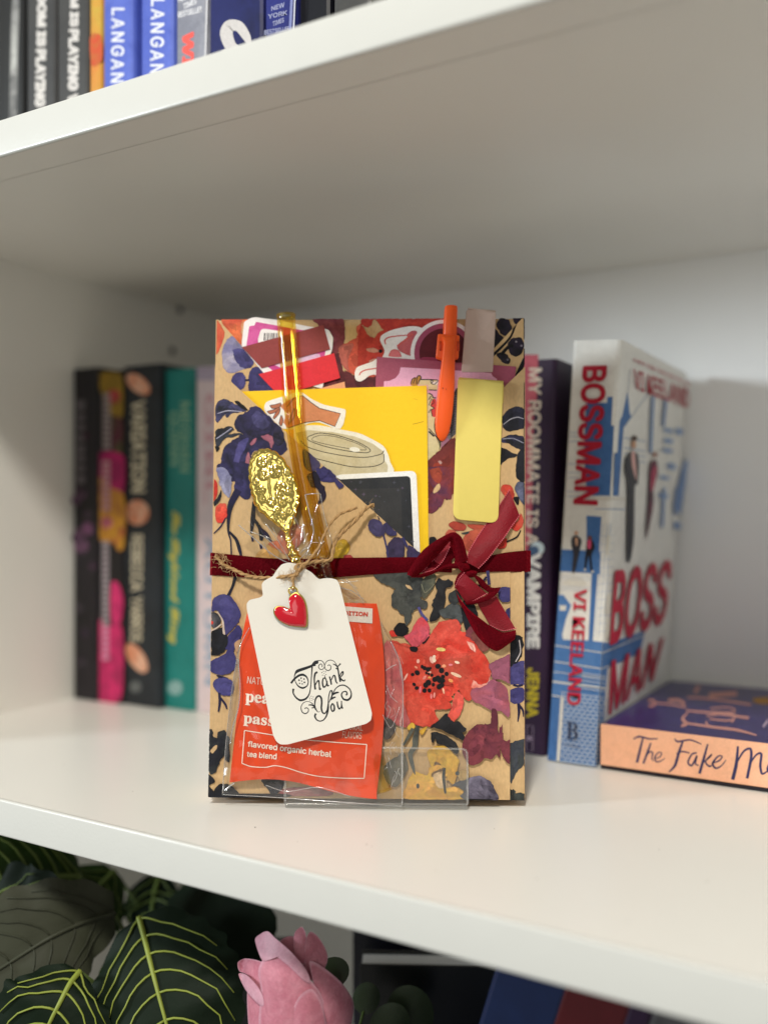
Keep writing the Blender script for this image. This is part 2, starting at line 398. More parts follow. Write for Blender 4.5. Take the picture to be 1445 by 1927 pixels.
for px, py in ((338, 582), (324, 660)):
    c = on_left(px, py); bc.part('peg_hole', tube([c+Vector((0.0001, 0, 0)), c+Vector((0.0006, 0, 0))], 0.0028, 14), HOLE)  # dark discs laid on the panel; their colour stands for the shade inside
bc.part('seam', box((XL, YF+0.0215, ZTOP-0.00006), (XR-XL, 0, 0), (0, 0.00022, 0), (0, 0, 0.00005)), mat('seam_grey', (0.62, 0.60, 0.56, 1), 0.5))
def on_floor(x, y, z=0.0):
    r = ray(x, y); return CAM+r*((z-CAM.z)/r.z)
random.seed(21); sp = fresh()
for x, y, r in ((480, 1558, .00035), (1010, 1655, .0002), (330, 1452, .0002), (1240, 1600, .00022), (820, 1640, .00018), (560, 1585, .00016), (1180, 1735, .0002), (250, 1490, .00022), (690, 1590, .0003), (700, 1594, .00018), (1330, 1660, .00025), (930, 1560, .0002), (120, 1440, .00025)):
    c = on_floor(x, y)+Vector((0, 0, r*0.3)); add(sp, grid(lambda u, v: c+Vector((math.cos(2*math.pi*u)*math.sin(math.pi*v)*r*1.4, math.sin(2*math.pi*u)*math.sin(math.pi*v)*r, math.cos(math.pi*v)*r*0.35)), 7, 5))
bc.part('speck', sp, mat('dust_speck', (0.22, 0.19, 0.16, 1), 0.9), kind='stuff')
bc.finish()

# ============================================================ books
def spine_x(px, py, ys):
    r = ray(px, py); return (r*((ys-CAM.y)/r.y)).x
class Book:
    """standing book: cover of two boards and a spine round a page block, leaning about its lower right corner"""
    def __init__(s, name, label, x0, x1, ys, h, depth, col, z0=0.0, lean=0.0, group=None, m=None, col2=None, rough=0.4, cat='book', board=0.0018):
        s.th = Thing(name, label, cat, group); s.ys = ys
        l = math.radians(lean); ax = Vector((math.cos(l), 0, -math.sin(l))); az = Vector((math.sin(l), 0, math.cos(l))); ay = Vector((0, 1, 0))
        t = x1-x0; o = Vector((x1, ys, z0+0.0003))-ax*t
        s.o, s.ax, s.ay, s.az, s.t, s.h = o, ax, ay, az, t, h
        b = board; r = min(0.0022, t*0.2)
        prof = [(0, depth), (0, r), (r*0.3, r*0.3), (r, 0), (t-r, 0), (t-r*0.3, r*0.3), (t, r), (t, depth), (t-b, depth), (t-b, b+r*0.4), (b, b+r*0.4), (b, depth)]
        n = len(prof); v = [o+ax*a+ay*c+az*k for k in (0, h) for a, c in prof]
        quads = [(0, 1, 10, 11), (1, 2, 3, 10), (3, 4, 9, 10), (4, 5, 6, 9), (6, 7, 8, 9)]
        f = [tuple(reversed(q)) for q in quads]+[tuple(i+n for i in q) for q in quads]+[(i, (i+1) % n, (i+1) % n+n, i+n) for i in range(n)]
        s.cover = s.th.part('cover', (v, f), m or MARBLE, attrs=tint((v, f), col, col2))
        bb = b+0.0003
        s.th.part('page_block', box(o+ax*bb+ay*(b+r*0.4+0.0003)+az*0.002, ax*(t-2*bb), ay*(depth-b-0.006), az*(h-0.004)), PAGES)
        s.spine = Plane(o, -ay); s.right = Plane(o+ax*t, ax)
    def ink(s, clip=True, off=0.05):
        k = Ink(s.spine, off)
        return k
def std(col): return C(*col)

GREY = (165, 160, 150)
# --- row at the left end of the middle shelf
YS = 0.449
def lx(px, dy=0.0): return spine_x(px, 1320, YS+dy)
b = Book('book', 'black paperback with mauve speckles, first book beside the left side panel', lx(137), lx(183), YS, 0.2245, 0.132, C(22, 20, 22), group='books in the row left of the gift', col2=C(30, 26, 32))
k = b.ink(); M = crop(120, 680, 4.817); N = crop(120, 1000, 4.817)
for y0, hh in ((350, 100), (480, 60), (570, 60), (660, 70), (760, 70), (850, 60), (940, 60), (1030, 80)):
    k.poly(M((105, y0), (195, y0), (190, y0+hh), (110, y0+hh)), C(92, 86, 90), sm=False)
for x, y, r, c in ((150, 1200, 55, (112, 78, 105)), (110, 1260, 45, (95, 66, 92)), (215, 1520, 60, (118, 74, 108)), (140, 1560, 50, (92, 60, 84)), (210, 680, 35, (96, 34, 62)), (215, 1390, 45, (64, 50, 62))):
    p = M((x, y))[0]; k.dot(p[0], p[1], r/4.817, C(*c), C(40, 30, 38))
for x, y, r, c in ((160, 130, 70, (124, 84, 116)), (120, 60, 50, (100, 66, 96)), (260, 310, 40, (84, 56, 80)), (140, 700, 45, (56, 52, 58)), (150, 1180, 50, (56, 50, 58)), (190, 920, 40, (52, 40, 56))):
    p = N((x, y))[0]; k.dot(p[0], p[1], r/4.817, C(*c), C(40, 32, 40))
k.into(b.th); b.th.finish()
b = Book('book', 'paperback with magenta, yellow and green patterned spine, second from the left side panel', lx(183.5, .002), lx(231, .002), YS+0.002, 0.2215, 0.132, C(24, 22, 24), group='books in the row left of the gift')
k = b.ink()
k.poly(M((325, 110), (520, 120), (535, 490), (440, 500), (330, 250)), C(150, 118, 34), C(120, 96, 30))
k.poly(M((430, 510), (530, 540), (530, 820), (440, 800)), C(62, 78, 36), C(84, 30, 50))
k.poly(M((310, 830), (540, 850), (540, 1190), (420, 1160), (315, 1030)), C(176, 26, 96), C(130, 22, 76))
k.poly(M((315, 1060), (440, 1150), (545, 1220), (545, 1600), (310, 1600)), C(206, 148, 46), C(150, 92, 50))
k.poly(N((430, 10), (545, 0), (540, 150), (490, 170)), C(196, 150, 40), C(170, 70, 60))
k.poly(N((430, 470), (500, 480), (540, 620), (515, 820), (430, 820)), C(208, 50, 110), C(170, 36, 92))
k.poly(N((300, 830), (420, 860), (530, 880), (520, 1520), (280, 1480)), C(206, 44, 106), C(160, 36, 84))
k.dot(*M((450, 320))[0], 14, C(170, 60, 60), C(120, 70, 50)); k.dot(*M((390, 1460))[0], 11, C(196, 110, 130), C(150, 70, 80))
for y0 in range(290, 800, 52): k.poly(M((352, y0), (425, y0), (425, y0+40), (352, y0+40)), C(140, 128, 128), sm=False)
for y0 in range(900, 1330, 52): k.poly(M((345, y0), (420, y0), (420, y0+40), (345, y0+40)), C(176, 130, 138), sm=False)
for y0 in range(90, 1150, 52): k.poly(N((345, y0), (410, y0), (410, y0+40), (345, y0+40)), C(150, 140, 146) if y0 < 820 else C(200, 130, 160), sm=False)
k.into(b.th); b.th.finish()
b = Book('book', 'black hardcover with cream letters and three orange feather shapes on its spine', lx(232, .004), lx(302, .004), YS+0.004, 0.2235, 0.14, C(28, 32, 36), group='books in the row left of the gift', col2=C(36, 42, 48))
k = b.ink(); cream = C(200, 190, 164)
k.text('VARIATION', vtext(*M((612, 350))[0], *M((612, 1190))[0], 27), cream, bold=0.03)
k.text('REBECCA', vtext(*N((612, 30))[0], *N((608, 545))[0], 22), cream, bold=0.02)
k.text('YARROS', vtext(*N((608, 590))[0], *N((604, 1000))[0], 22), cream, bold=0.02)
for f_, x, y, rx, ry, rot in ((M, 675, 205, 27, 15, 0.7), (M, 665, 1370, 23, 24, 0), (N, 660, 1150, 32, 15, 1.0)):
    p = f_((x, y))[0]; k.dot(p[0], p[1], rx, C(206, 128, 92), C(226, 186, 160), ry, rot)
k.dot(*N((650, 1410))[0], 11, C(96, 100, 100)); k.into(b.th); b.th.finish()
b = Book('book', 'teal paperback with yellow script title on its spine', lx(303.5, .009), lx(365, .009), YS+0.009, 0.2195, 0.136, C(24, 118, 112), group='books in the row left of the gift', col2=C(32, 128, 122))
k = b.ink()
k.text('MEGHAN', vtext(*M((1052, 365))[0], *M((1052, 1005))[0], 19), C(128, 168, 140), bold=0.02)
k.text('QUINN', vtext(*M((950, 450))[0], *M((955, 945))[0], 19), C(128, 168, 140), bold=0.02)
k.text('The Highland Fling', [(325, 962), (322, 1212), (345, 1212), (348, 962)], C(206, 190, 74), 'script', 0.02, cap=0.72)
k.dot(*N((1010, 1420))[0], 14, C(136, 172, 170)); k.into(b.th); b.th.finish()
b = Book('book', 'pale lavender and pink paperback half hidden behind the left edge of the gift', lx(367.5, .011), lx(432, .011), YS+0.011, 0.2195, 0.132, C(214, 200, 206), group='books in the row left of the gift', col2=C(226, 206, 208))
k = b.ink()
k.poly([(370, 690), (405, 690), (405, 716), (370, 716)], C(176, 164, 186), sm=False)
k.text('GIRL', vtext(385, 740, 385, 950, 18), C(206, 160, 172), bold=0.02)
k.text('AUTUMN', vtext(385, 1010, 385, 1290, 20), C(150, 168, 190), bold=0.02)
k.into(b.th); b.th.finish()

# --- to the right of the gift
YV = 0.468
b = Book('book', 'dark purple hardcover with pink strip and cream capitals, just right of the gift', spine_x(957, 1420, YV), spine_x(1025, 1425, YV), YV, 0.2075, 0.128, C(52, 26, 58), lean=1.8, col2=C(44, 24, 52))
k = b.ink()
k.poly([(970, 667), (1013, 667), (1009, 766), (1004, 770), (1000, 1010), (985, 1060), (970, 1060)], C(196, 92, 104), C(180, 76, 92), sm=False)
k.text('MY ROOMMATE IS A', [(995, 692), (990, 1026), (1012, 1026), (1020, 692)], C(226, 210, 192), bold=0.02)
k.dot(1011, 1032, 13, C(206, 222, 226)); k.dot(1005, 1036, 9, C(70, 96, 130))
k.text('VAMPIRE', [(992, 1040), (991, 1221), (1015, 1221), (1018, 1040)], C(236, 232, 226), bold=0.05)
k.text('JENNA', [(992, 1257), (990, 1351), (1012, 1351), (1015, 1257)], C(214, 190, 40), bold=0.03)
k.line([(991, 1366), (1003, 1366), (1002, 1414), (989, 1414)], 1.5, C(150, 130, 150), sm=False, closed=True)
k.dot(996, 1390, 5, C(150, 130, 150)); k.into(b.th); b.th.finish()

YB2 = 0.4612
b = Book('book', 'white and blue paperback with large red capitals, left of the flat peach book', spine_x(1030, 1432, YB2), spine_x(1120, 1446, YB2), YB2, 0.2135, 0.138, C(230, 228, 222), lean=3.6, col2=C(234, 233, 228))
fold = lambda y: 1164-44*(y-652)/794
sp_clip = [side((1164, 652), (1120, 1446), (1050, 1000)), side((1083, 650), (1030, 1432), (1120, 1000)), side((1030, 1430), (1120, 1444), (1080, 1000))]
cv_clip = [side((1165, 652), (1121, 1446), (1300, 1000)), side((1312, 700), (1250, 1290), (1200, 1000)), side((1165, 655), (1312, 716), (1220, 1000)), side((1121, 1446), (1262, 1270), (1200, 1000))]
I_ = crop(980, 640, 4.25); J = crop(1000, 980, 4.0156)
BLUE, BLUE2, RED, PALE = C(66, 108, 166), C(74, 118, 176), C(176, 20, 48), C(222, 218, 208)
def boss(k):
    k.poly(I_((690, 455), (735, 450), (722, 680), (745, 685), (712, 1245), (580, 1245), (525, 1240), (505, 900), (520, 505), (690, 500)), BLUE, BLUE2, sm=False)
    k.poly(I_((853, 405), (872, 590), (890, 610), (822, 700), (782, 1245), (738, 1245), (752, 905), (772, 900), (790, 650), (812, 600)), BLUE, BLUE2, sm=False)
    for y in (740, 770, 810, 990, 1060, 1100, 1210, 1250): k.line(I_((370, y), (470, y)), 1.1, C(140, 160, 190), sm=False)
    for y in (780, 860, 905, 950): k.line(I_((825, y), (1000, y+30)), 1.4, C(110, 140, 185), sm=False)
    k.line(I_((580, 1270), (840, 1270)), 5, PALE, sm=False)
    k.line(I_((590, 1350), (840, 1355)), 1.5, C(120, 150, 190), sm=False)
    k.line(I_((870, 240), (857, 410)), 1.2, C(150, 160, 175), sm=False); k.line(I_((1020, 420), (830, 690)), 1.6, C(150, 165, 185), sm=False)
    # lower storeys
    k.poly(J((415, -40), (528, -30), (500, 400), (462, 920), (430, 920), (455, 400), (418, 395)), BLUE, BLUE2, sm=False)
    k.poly(J((205, 215), (418, 232), (418, 395), (455, 400), (520, 405), (520, 250), (515, 230), (418, 225)), BLUE, BLUE2, sm=False)
    k.poly(J((205, 215), (430, 230), (420, 396), (190, 380)), BLUE, BLUE2, sm=False)
    k.poly(J((186, 560), (240, 560), (300, 640), (262, 740), (232, 860), (240, 900), (430, 905), (590, 925), (545, 1475), (545, 1900), (110, 1830), (165, 920)), BLUE2, C(88, 130, 186), sm=False)
    k.poly(J((590, 925), (860, 830), (820, 1000), (545, 1130)), BLUE2, BLUE, sm=False)
    k.poly(J((212, 640), (262, 640), (258, 680), (214, 680)), PALE, sm=False)
    k.poly(J((240, 480), (270, 440), (330, 425), (390, 440), (415, 490), (330, 492)), PALE, sm=True)
    for y in (420, 440, 500, 520): k.line(J((200, y), (460, y+8)), 0.6, C(168, 182, 204), sm=False)
    for x0 in (540, 570, 600): k.line(J((x0, 20), (x0-60, 880)), 0.7, C(150, 170, 200), sm=False)
    for y in range(120, 900, 60): k.line(J((500, y), (620, y-10)), 0.7, C(160, 176, 204), sm=False)
    for yy in (110, 560, 740): k.poly(J((570, yy), (602, yy), (588, yy+150), (556, yy+150)), C(232, 228, 216), sm=False)
    k.line(J((160, 940), (540, 1000), (860, 860)), 1.8, PALE, sm=False); k.line(J((160, 1062), (530, 1120), (590, 1095)), 1.8, PALE, sm=False)
    k.line(J((150, 1215), (560, 1270)), 3.2, PALE, sm=False); k.line(J((150, 1140), (560, 1190)), 1.2, PALE, sm=False)
    for r, y in enumerate(range(1295, 1880, 29)):
        k.line(J((225, y), (400, y+24), (560, y+42)), 1.5, C(196, 206, 218), sm=False)
        for q in range(9):
            xx = 235+q*42+(r % 2)*21; k.line(J((xx, y+(xx-225)*0.13), (xx-1, y+29+(xx-225)*0.13)), 1.4, C(196, 206, 218), sm=False)
    for r, y in enumerate(range(1150, 1290, 29)):
        k.line(J((380, y), (560, y+26)), 1.5, C(196, 206, 218), sm=False)
    k.line(J((232, 1340), (200, 1830)), 5.5, PALE, sm=False); k.line(J((150, 1320), (240, 1335)), 2, PALE, sm=False)
    k.poly(J((190, 1340), (170, 1790), (120, 1790), (150, 1330)), BLUE2, BLUE, sm=False)
SK, DK = C(206, 160, 130), C(50, 50, 58)
k = Ink(b.spine, 0.05, clips=sp_clip); boss(k)
k.text('BOSSMAN', [I_((492, 205))[0], I_((414, 1312))[0], I_((618, 1322))[0], I_((692, 200))[0]], RED, bold=0.028)
k.text('VI KEELAND', [J((325, 512))[0], J((266, 1390))[0], J((368, 1398))[0], J((420, 518))[0]], C(196, 40, 66), bold=0.02)
k.text('B', [J((262, 1650))[0], J((350, 1660))[0], J((352, 1530))[0], J((264, 1520))[0]], C(56, 64, 90), 'serif')
k.line(J((240, 1690), (370, 1715)), 1.6, C(70, 84, 120), sm=False)
k.dot(*J((338, 92))[0], 3.6, SK); k.poly(J((305, 130), (338, 112), (378, 145), (368, 200), (350, 290), (328, 382), (306, 380), (315, 250), (300, 180)), DK)
k.poly(J((330, 130), (350, 140), (345, 190), (335, 180)), SK)
k.dot(*J((440, 132))[0], 4.2, C(120, 70, 52)); k.poly(J((420, 150), (460, 150), (478, 200), (452, 262), (462, 372), (446, 372), (430, 262), (410, 366), (398, 360), (410, 230)), C(30, 28, 34))
k.poly(J((424, 150), (450, 150), (446, 210), (424, 205)), C(200, 70, 110)); k.dot(*J((404, 370))[0], 2, PALE); k.dot(*J((462, 384))[0], 2.2, PALE)
k.into(b.th)
k = Ink(b.right, 0.05, clips=cv_clip); boss(k)
for x0, y0, x1, y1 in ((1150, 700, 1215, 745), (1150, 780, 1220, 830), (1140, 860, 1215, 905), (1240, 700, 1300, 760), (1180, 980, 1240, 1040), (1120, 1080, 1190, 1120), (1110, 1220, 1180, 1270), (1230, 1450, 1290, 1520)): k.poly(I_((x0, y0), (x1, y0+14), (x1-6, y1), (x0-6, y1-14)), C(150, 172, 206), C(120, 150, 196), sm=False)
for x0, y0, y1 in ((1160, 480, 690), (1060, 450, 900), (1250, 1180, 1400), (1150, 1180, 1500)): k.line(I_((x0, y0), (x0-20, y1)), 5, C(132, 158, 198), sm=False)
k.poly(I_((1300, 980), (1345, 950), (1330, 1070), (1280, 1400), (1220, 1330)), C(120, 146, 190), sm=False)
k.text('A NEW YORK TIMES BESTSELLER', [I_((900, 168))[0], I_((1350, 366))[0], I_((1350, 340))[0], I_((902, 138))[0]], RED, bold=0.01)
k.text('VI KEELAND', [I_((912, 388))[0], I_((1345, 545))[0], I_((1345, 395))[0], I_((902, 228))[0]], RED, bold=0.01)
k.poly(I_((880, 900), (930, 905), (945, 1000), (935, 1150), (912, 1180), (905, 1560), (880, 1745), (850, 1745), (858, 1180), (836, 1050), (845, 950)), DK, C(64, 64, 70))
k.poly(I_((885, 905), (912, 900), (925, 1120), (890, 1010)), C(222, 176, 170)); k.dot(*I_((905, 835))[0], 4, SK, ry=8); k.dot(*I_((912, 785))[0], 5, C(70, 50, 40))
k.poly(I_((1035, 1000), (1085, 960), (1095, 1060), (1060, 1190), (1060, 1330), (1000, 1600), (1020, 1300)), C(60, 48, 60), C(120, 60, 80))
k.poly(I_((1050, 1040), (1090, 1010), (1065, 1180), (1036, 1200)), C(180, 66, 96)); k.dot(*I_((1075, 915))[0], 4.5, C(150, 90, 70))
k.text('BOSS', [J((590, 955))[0], J((1005, 775))[0], J((1078, 288))[0], J((634, 372))[0]], C(190, 30, 62), bold=0.018)
k.text('MAN', [J((584, 1475))[0], J((920, 1205))[0], J((1005, 880))[0], J((606, 1060))[0]], C(186, 30, 62), bold=0.018)
k.into(b.th); b.th.finish()

# --- the book lying flat
X0, YFk, TF = -0.1462, 0.461, 0.0222
th = Thing('book', 'peach spined book with navy cover lying flat at the right of the shelf', 'book')
LN = 0.212; DP = 0.139; bd = 0.0016
def flat(x0, y0, z0, x1, y1, z1): return bx(X0+x0, YFk+y0, z0, X0+x1, YFk+y1, z1)
PEACH, NAVY = C(238, 178, 142), C(42, 34, 96)
low = flat(0, 0.0, 0.0004, LN, DP, 0.0004+bd); th.part('cover', low, INK, attrs=tint(low, C(30, 26, 34)))
top = bevelled(flat(0, 0.0, TF-bd, LN, DP, TF), 0.0003, 1); th.part('cover', top, GLOSSINK, attrs=tint(top, NAVY, C(52, 44, 110)))
sp = bevelled(flat(0, -0.0006, bd+0.0006, LN, 0.0012, TF+0.0002), 0.0003, 1); th.part('spine', sp, MARBLE, attrs=tint(sp, PEACH, C(240, 182, 148)))
th.part('page_block', flat(0.001, 0.0016, bd+0.0006, LN-0.001, DP-0.004, TF-bd-0.0002), PAGES)
H = crop(1100, 1250, 4.188)
k = Ink(Plane((X0, YFk-0.0006, 0), (0, -1, 0)), 0.05); NV = C(50, 50, 92)
for pts, wd in (([(385, 592), (430, 572), (510, 590), (575, 588)], (10, 15, 12, 8)), ([(460, 580), (435, 680), (412, 778)], (12, 19, 20)), ([(522, 622), (490, 710), (462, 785)], (12, 17, 16)),
                ([(475, 745), (510, 692), (535, 702), (530, 745), (540, 765)], (9, 12, 12, 9, 7)), ([(548, 745), (590, 735), (606, 704), (580, 698), (552, 738), (565, 770), (600, 765), (632, 742)], (7, 9, 9, 9, 12, 11, 8, 6)),
                ([(708, 588), (735, 612), (830, 598), (920, 632)], (8, 14, 12, 8)), ([(775, 605), (742, 700), (712, 800), (664, 852)], (14, 21, 21, 10)), ([(722, 708), (770, 690), (826, 702)], (8, 12, 9)),
                ([(884, 700), (845, 712), (814, 775), (845, 800), (885, 722), (872, 785), (900, 800)], (11, 13, 14, 14, 13, 12, 8)), ([(970, 632), (940, 740), (905, 864)], (12, 20, 22)),
                ([(928, 782), (985, 735), (1000, 712), (952, 768), (980, 806), (1002, 800)], (9, 12, 10, 12, 14, 8)), ([(1000, 785), (1060, 762), (1084, 728), (1050, 728), (1008, 785), (1035, 822), (1080, 800), (1114, 756)], (8, 11, 10, 12, 16, 14, 9, 6)),
                ([(1208, 648), (1195, 790), (1166, 912)], (16, 26, 28)), ([(1188, 800), (1250, 692), (1305, 668), (1312, 740), (1280, 902)], (10, 16, 18, 22, 22)), ([(1295, 800), (1350, 718), (1392, 708), (1384, 800), (1398, 866), (1440, 845)], (10, 14, 18, 20, 16, 10)),
                ([(1460, 770), (1440, 830), (1465, 866), (1490, 840)], (12, 16, 12, 6))):
    k.line(H(*pts), [q/4.188 for q in wd], NV)
k.into(th)
k = Ink(Plane((X0, YFk, TF), (0, 0, 1)), 0.05); PK = C(206, 150, 140)
for pts, wd in (([(500, 290), (530, 285), (548, 300), (545, 325), (505, 330)], 18), ([(540, 305), (680, 318), (800, 342)], 14), ([(660, 285), (740, 285), (790, 318)], 26), ([(812, 262), (1000, 275), (1312, 320)], 17),
                ([(870, 230), (900, 170)], 30), ([(980, 245), (1200, 232)], 40), ([(812, 385), (772, 430), (800, 470), (760, 490)], (10, 22, 30, 16)), ([(800, 465), (1000, 495), (1200, 520), (1356, 562)], (16, 20, 22, 12)),
                ([(960, 450), (965, 480), (1000, 490)], 14), ([(985, 432), (1100, 445), (1180, 440)], 14), ([(960, 410), (1070, 395), (1180, 400), (1160, 462)], 12), ([(800, 368), (1000, 385), (1295, 425)], (14, 18, 20)),
                ([(990, 350), (1100, 340), (1172, 352), (1170, 380), (1000, 378)], 12)):
    k.line(H(*pts), [q/4.188 for q in wd] if hasattr(wd, '__len__') else wd/4.188, PK)
k.poly(H((1330, 270), (1445, 262), (1460, 315), (1345, 305)), C(176, 128, 44)); k.line(H((1405, 495), (1450, 440)), 4, C(190, 170, 190), sm=False)
k.into(th); th.finish()

# --- top shelf
ZT = ZTOP+TH; YT = 0.345
def ux(px): return spine_x(px, 150, YT)
def top_book(label, p0, p1, col, col2=None, h=0.2, fn=None, ys=YT, grp='books on the upper shelf'):
    b = Book('book', label, spine_x(p0, 150, ys), spine_x(p1, 150, ys), ys, h, 0.13, C(*col), z0=ZT, group=grp, col2=C(*col2) if col2 else None)
    k = b.ink()
    if fn: fn(k)
    if k.v: k.into(b.th)
    b.th.finish()
P = crop(0, 0, 4.0139); Q = crop(320, 0, 4.0139)
WH = C(206, 202, 198)
def f1(k):
    k.poly(P((95, -20), (145, -20), (128, 800), (122, 960), (72, 960), (78, 300)), C(92, 92, 92), C(140, 140, 138), sm=False)
    k.poly(P((90, 180), (132, 180), (128, 560), (80, 560)), C(176, 176, 172), C(120, 120, 118), sm=False)
top_book('black book with grey foil streak, at the far left of the upper shelf', -8, 46, (16, 17, 18), None, fn=f1)
top_book('dark grey book with white capitals, nearer the black foil streaked book', 49, 106, (54, 54, 55), (60, 60, 60), fn=lambda k: (k.text('DOM IS', vtext(*P((280, -60))[0], *P((275, 350))[0], 18), WH, bold=0.06), k.text('PLAYING VIX', vtext(*P((270, 365))[0], *P((258, 1010))[0], 20), WH, bold=0.06)))
top_book('dark grey book with white capitals, beside the narrow orange book', 107, 167, (58, 58, 58), (64, 64, 63), fn=lambda k: (k.text('DOM IS', vtext(*P((530, -190))[0], *P((526, 200))[0], 17), WH, bold=0.06), k.text('PLAYING VIX', vtext(*P((518, 215))[0], *P((508, 900))[0], 20), WH, bold=0.06)))
top_book('narrow orange and yellow book left of the blue pair', 168, 191.5, (206, 130, 52), (190, 160, 60), fn=lambda k: k.poly(P((685, 260), (765, 270), (770, 450), (700, 500), (682, 420)), C(196, 74, 40), C(180, 100, 44)))
top_book('blue book with white lettering, the nearer one to the orange book', 193, 251, (78, 96, 184), (92, 110, 196), fn=lambda k: k.text('LANGAN', vtext(*P((842, 55))[0], *P((836, 622))[0], 25), C(222, 224, 232), bold=0.02, space=1.2))
top_book('blue book with white lettering, beside the silver book', 264, 327, (78, 96, 184), (92, 110, 196), fn=lambda k: k.text('LANGAN', vtext(*P((1140, -15))[0], *P((1132, 556))[0], 26), C(222, 224, 232), bold=0.02, space=1.2))
def f2(k):
    for i, (st, y) in enumerate((('NEW YORK', -60), ('TIMES', -2), ('BESTSELLER', 60))): k.text(st, [Q((62 if i != 1 else 100, y+70))[0], Q((240 if i != 1 else 200, y+25))[0], Q((240 if i != 1 else 200, y-18))[0], Q((62 if i != 1 else 100, y+27))[0]], C(226, 226, 230), bold=0.02)
    k.line(Q((280, -30), (265, 470)), 3.5, C(196, 196, 200), sm=False)
    k.text('WIN', vtext(*Q((92, 232))[0], *Q((92, 640))[0], 22), C(236, 92, 84), bold=0.05)
top_book('silver grey book with coral letters and white bestseller text', 330, 391, (126, 128, 140), (146, 148, 158), fn=f2)
def f3(k):
    k.line(Q((600, 330), (575, 270), (520, 195), (450, 190), (425, 250), (455, 340), (520, 400), (560, 470)), [9, 16, 20, 22, 24, 22, 19, 17], C(196, 192, 190))
    k.poly(Q((395, 380), (440, 370), (470, 420), (385, 440)), C(190, 186, 184))
top_book('navy book with one large white curved letter', 392.5, 496, (30, 36, 92), (22, 26, 70), fn=f3)
def f4(k):
    for st, x0, x1, y in (('NEW', 765, 865, 70), ('YORK', 740, 885, 130), ('TIMES', 775, 860, 185), ('BESTSELLER', 712, 905, 250)): k.text(st, [Q((x0, y+10))[0], Q((x1, y-22))[0], Q((x1, y-58))[0], Q((x0, y-26))[0]], C(150, 154, 184), bold=0.02)
    k.line(Q((920, -30), (905, 240)), 5, C(120, 128, 176), sm=False); k.line(Q((944, -30), (932, 240)), 2.5, C(196, 200, 214), sm=False)
top_book('royal blue book with four small lines of white text', 497, 556, (36, 44, 116), (28, 34, 96), fn=f4)
top_book('black filler book added in the dark gap between the royal blue and charcoal books', 558, 622, (12, 13, 22), None, ys=YT+0.004)  # black filler standing in for the shaded gap in the row
top_book('charcoal book at the right end of the visible upper row', 626, 700, (66, 66, 65), (74, 74, 72))

# ============================================================ the gift, leaning back a little and turned towards the camera
AL, LE = math.radians(2.2), math.radians(3.8)
HB = RT*math.sin(AL)+FW*math.cos(AL); UX = RT*math.cos(AL)-FW*math.sin(AL)
PN = -HB*math.cos(LE)+UP*math.sin(LE)
PP = Plane(at_depth(689, 1504, (0.1304-0.0022)*FOC/(1504-CY)), PN)
A = crop(380, 560, 4.5156); Cc = crop(380, 880, 4.5156); E = crop(380, 1200, 4.5156)
B = crop(680, 560, 4.3788); D = crop(680, 880, 4.3788); F = crop(680, 1200, 4.3788)

KR = C(203, 170, 126); INKB, NAVYI = C(24, 23, 26), C(36, 33, 62)
NAVY2, LIL, LIL2, BLU, BLU2 = C(58, 54, 96), C(172, 164, 178), C(126, 122, 158), C(58, 54, 104), C(78, 74, 128)
COR, COR2, ORA, ORA2 = C(204, 58, 46), C(218, 86, 68), C(216, 112, 70), C(202, 84, 62)
PLUM, PLUM2, MAU, MAU2, YEL, YEL2 = C(84, 34, 44), C(124, 56, 62), C(150, 84, 104), C(172, 104, 118), C(214, 174, 70), C(200, 148, 56)
SLA, SLA2, GRN, GRN2, PINK = C(62, 66, 76), C(32, 33, 40), C(60, 64, 62), C(92, 94, 88), C(232, 172, 156)

gift = Thing('wrapped_gift', 'gift wrapped in brown floral kraft paper with open pocket front, on the shelf', 'gift')
c0, c1, c2, c3 = (PP(*q) for q in ((391.5, 1502), (988, 1507), (987, 597.5), (408, 600)))
back = -PN*0.0235
core = bevelled(([c0, c1, c2, c3]+[c+back for c in (c0, c1, c2, c3)], [(0, 1, 2, 3), (7, 6, 5, 4), (0, 4, 5, 1), (1, 5, 6, 2), (2, 6, 7, 3), (3, 7, 4, 0)]), 0.0026, 3)
wrap = gift.part('paper_wrap', core, KRAFT, smooth=30)
def ledge(y): return 408-16.5*(y-600)/902
LEFT = side((408, 600), (391.5, 1502), (700, 1000)); BOT = side((391, 1502), (988, 1507), (700, 1000))
RIGHT = side((987, 600), (988, 1507), (700, 1000)); TOP = side((408, 600.5), (987, 598), (700, 1000))

# print on the wrapped block itself (seen behind the pocket and on the strip at the right)
k = Ink(PP, 0.06, clips=[LEFT, RIGHT, TOP, BOT]); k.wc = True
k.poly(A((160, 150), (300, 150), (350, 230), (340, 330), (330, 420), (260, 330), (200, 270)), ORA2, ORA)
k.poly(A((340, 150), (480, 150), (420, 260), (350, 380)), ORA, KR)
k.poly(A((1090, 420), (1180, 500), (1200, 620), (1300, 660), (1480, 620), (1500, 900), (1000, 900), (1000, 760)), C(104, 44, 48), C(78, 36, 44))
k.poly(A((950, 170), (1185, 160), (1215, 300), (1205, 390), (1130, 480), (1060, 360), (990, 240)), C(134, 66, 70), C(112, 48, 56))
k.poly(A((1165, 430), (1250, 370), (1320, 330), (1320, 240), (1440, 190), (1520, 330), (1500, 650), (1300, 660), (1190, 570)), C(188, 70, 56), C(206, 96, 76))
k.poly(A((1160, 430), (1230, 390), (1290, 400), (1240, 520), (1250, 620), (1190, 570)), C(168, 92, 84), C(190, 100, 88))
k.poly(A((1385, 150), (1500, 150), (1500, 320), (1420, 290), (1375, 230)), C(176, 60, 50), C(190, 74, 60))
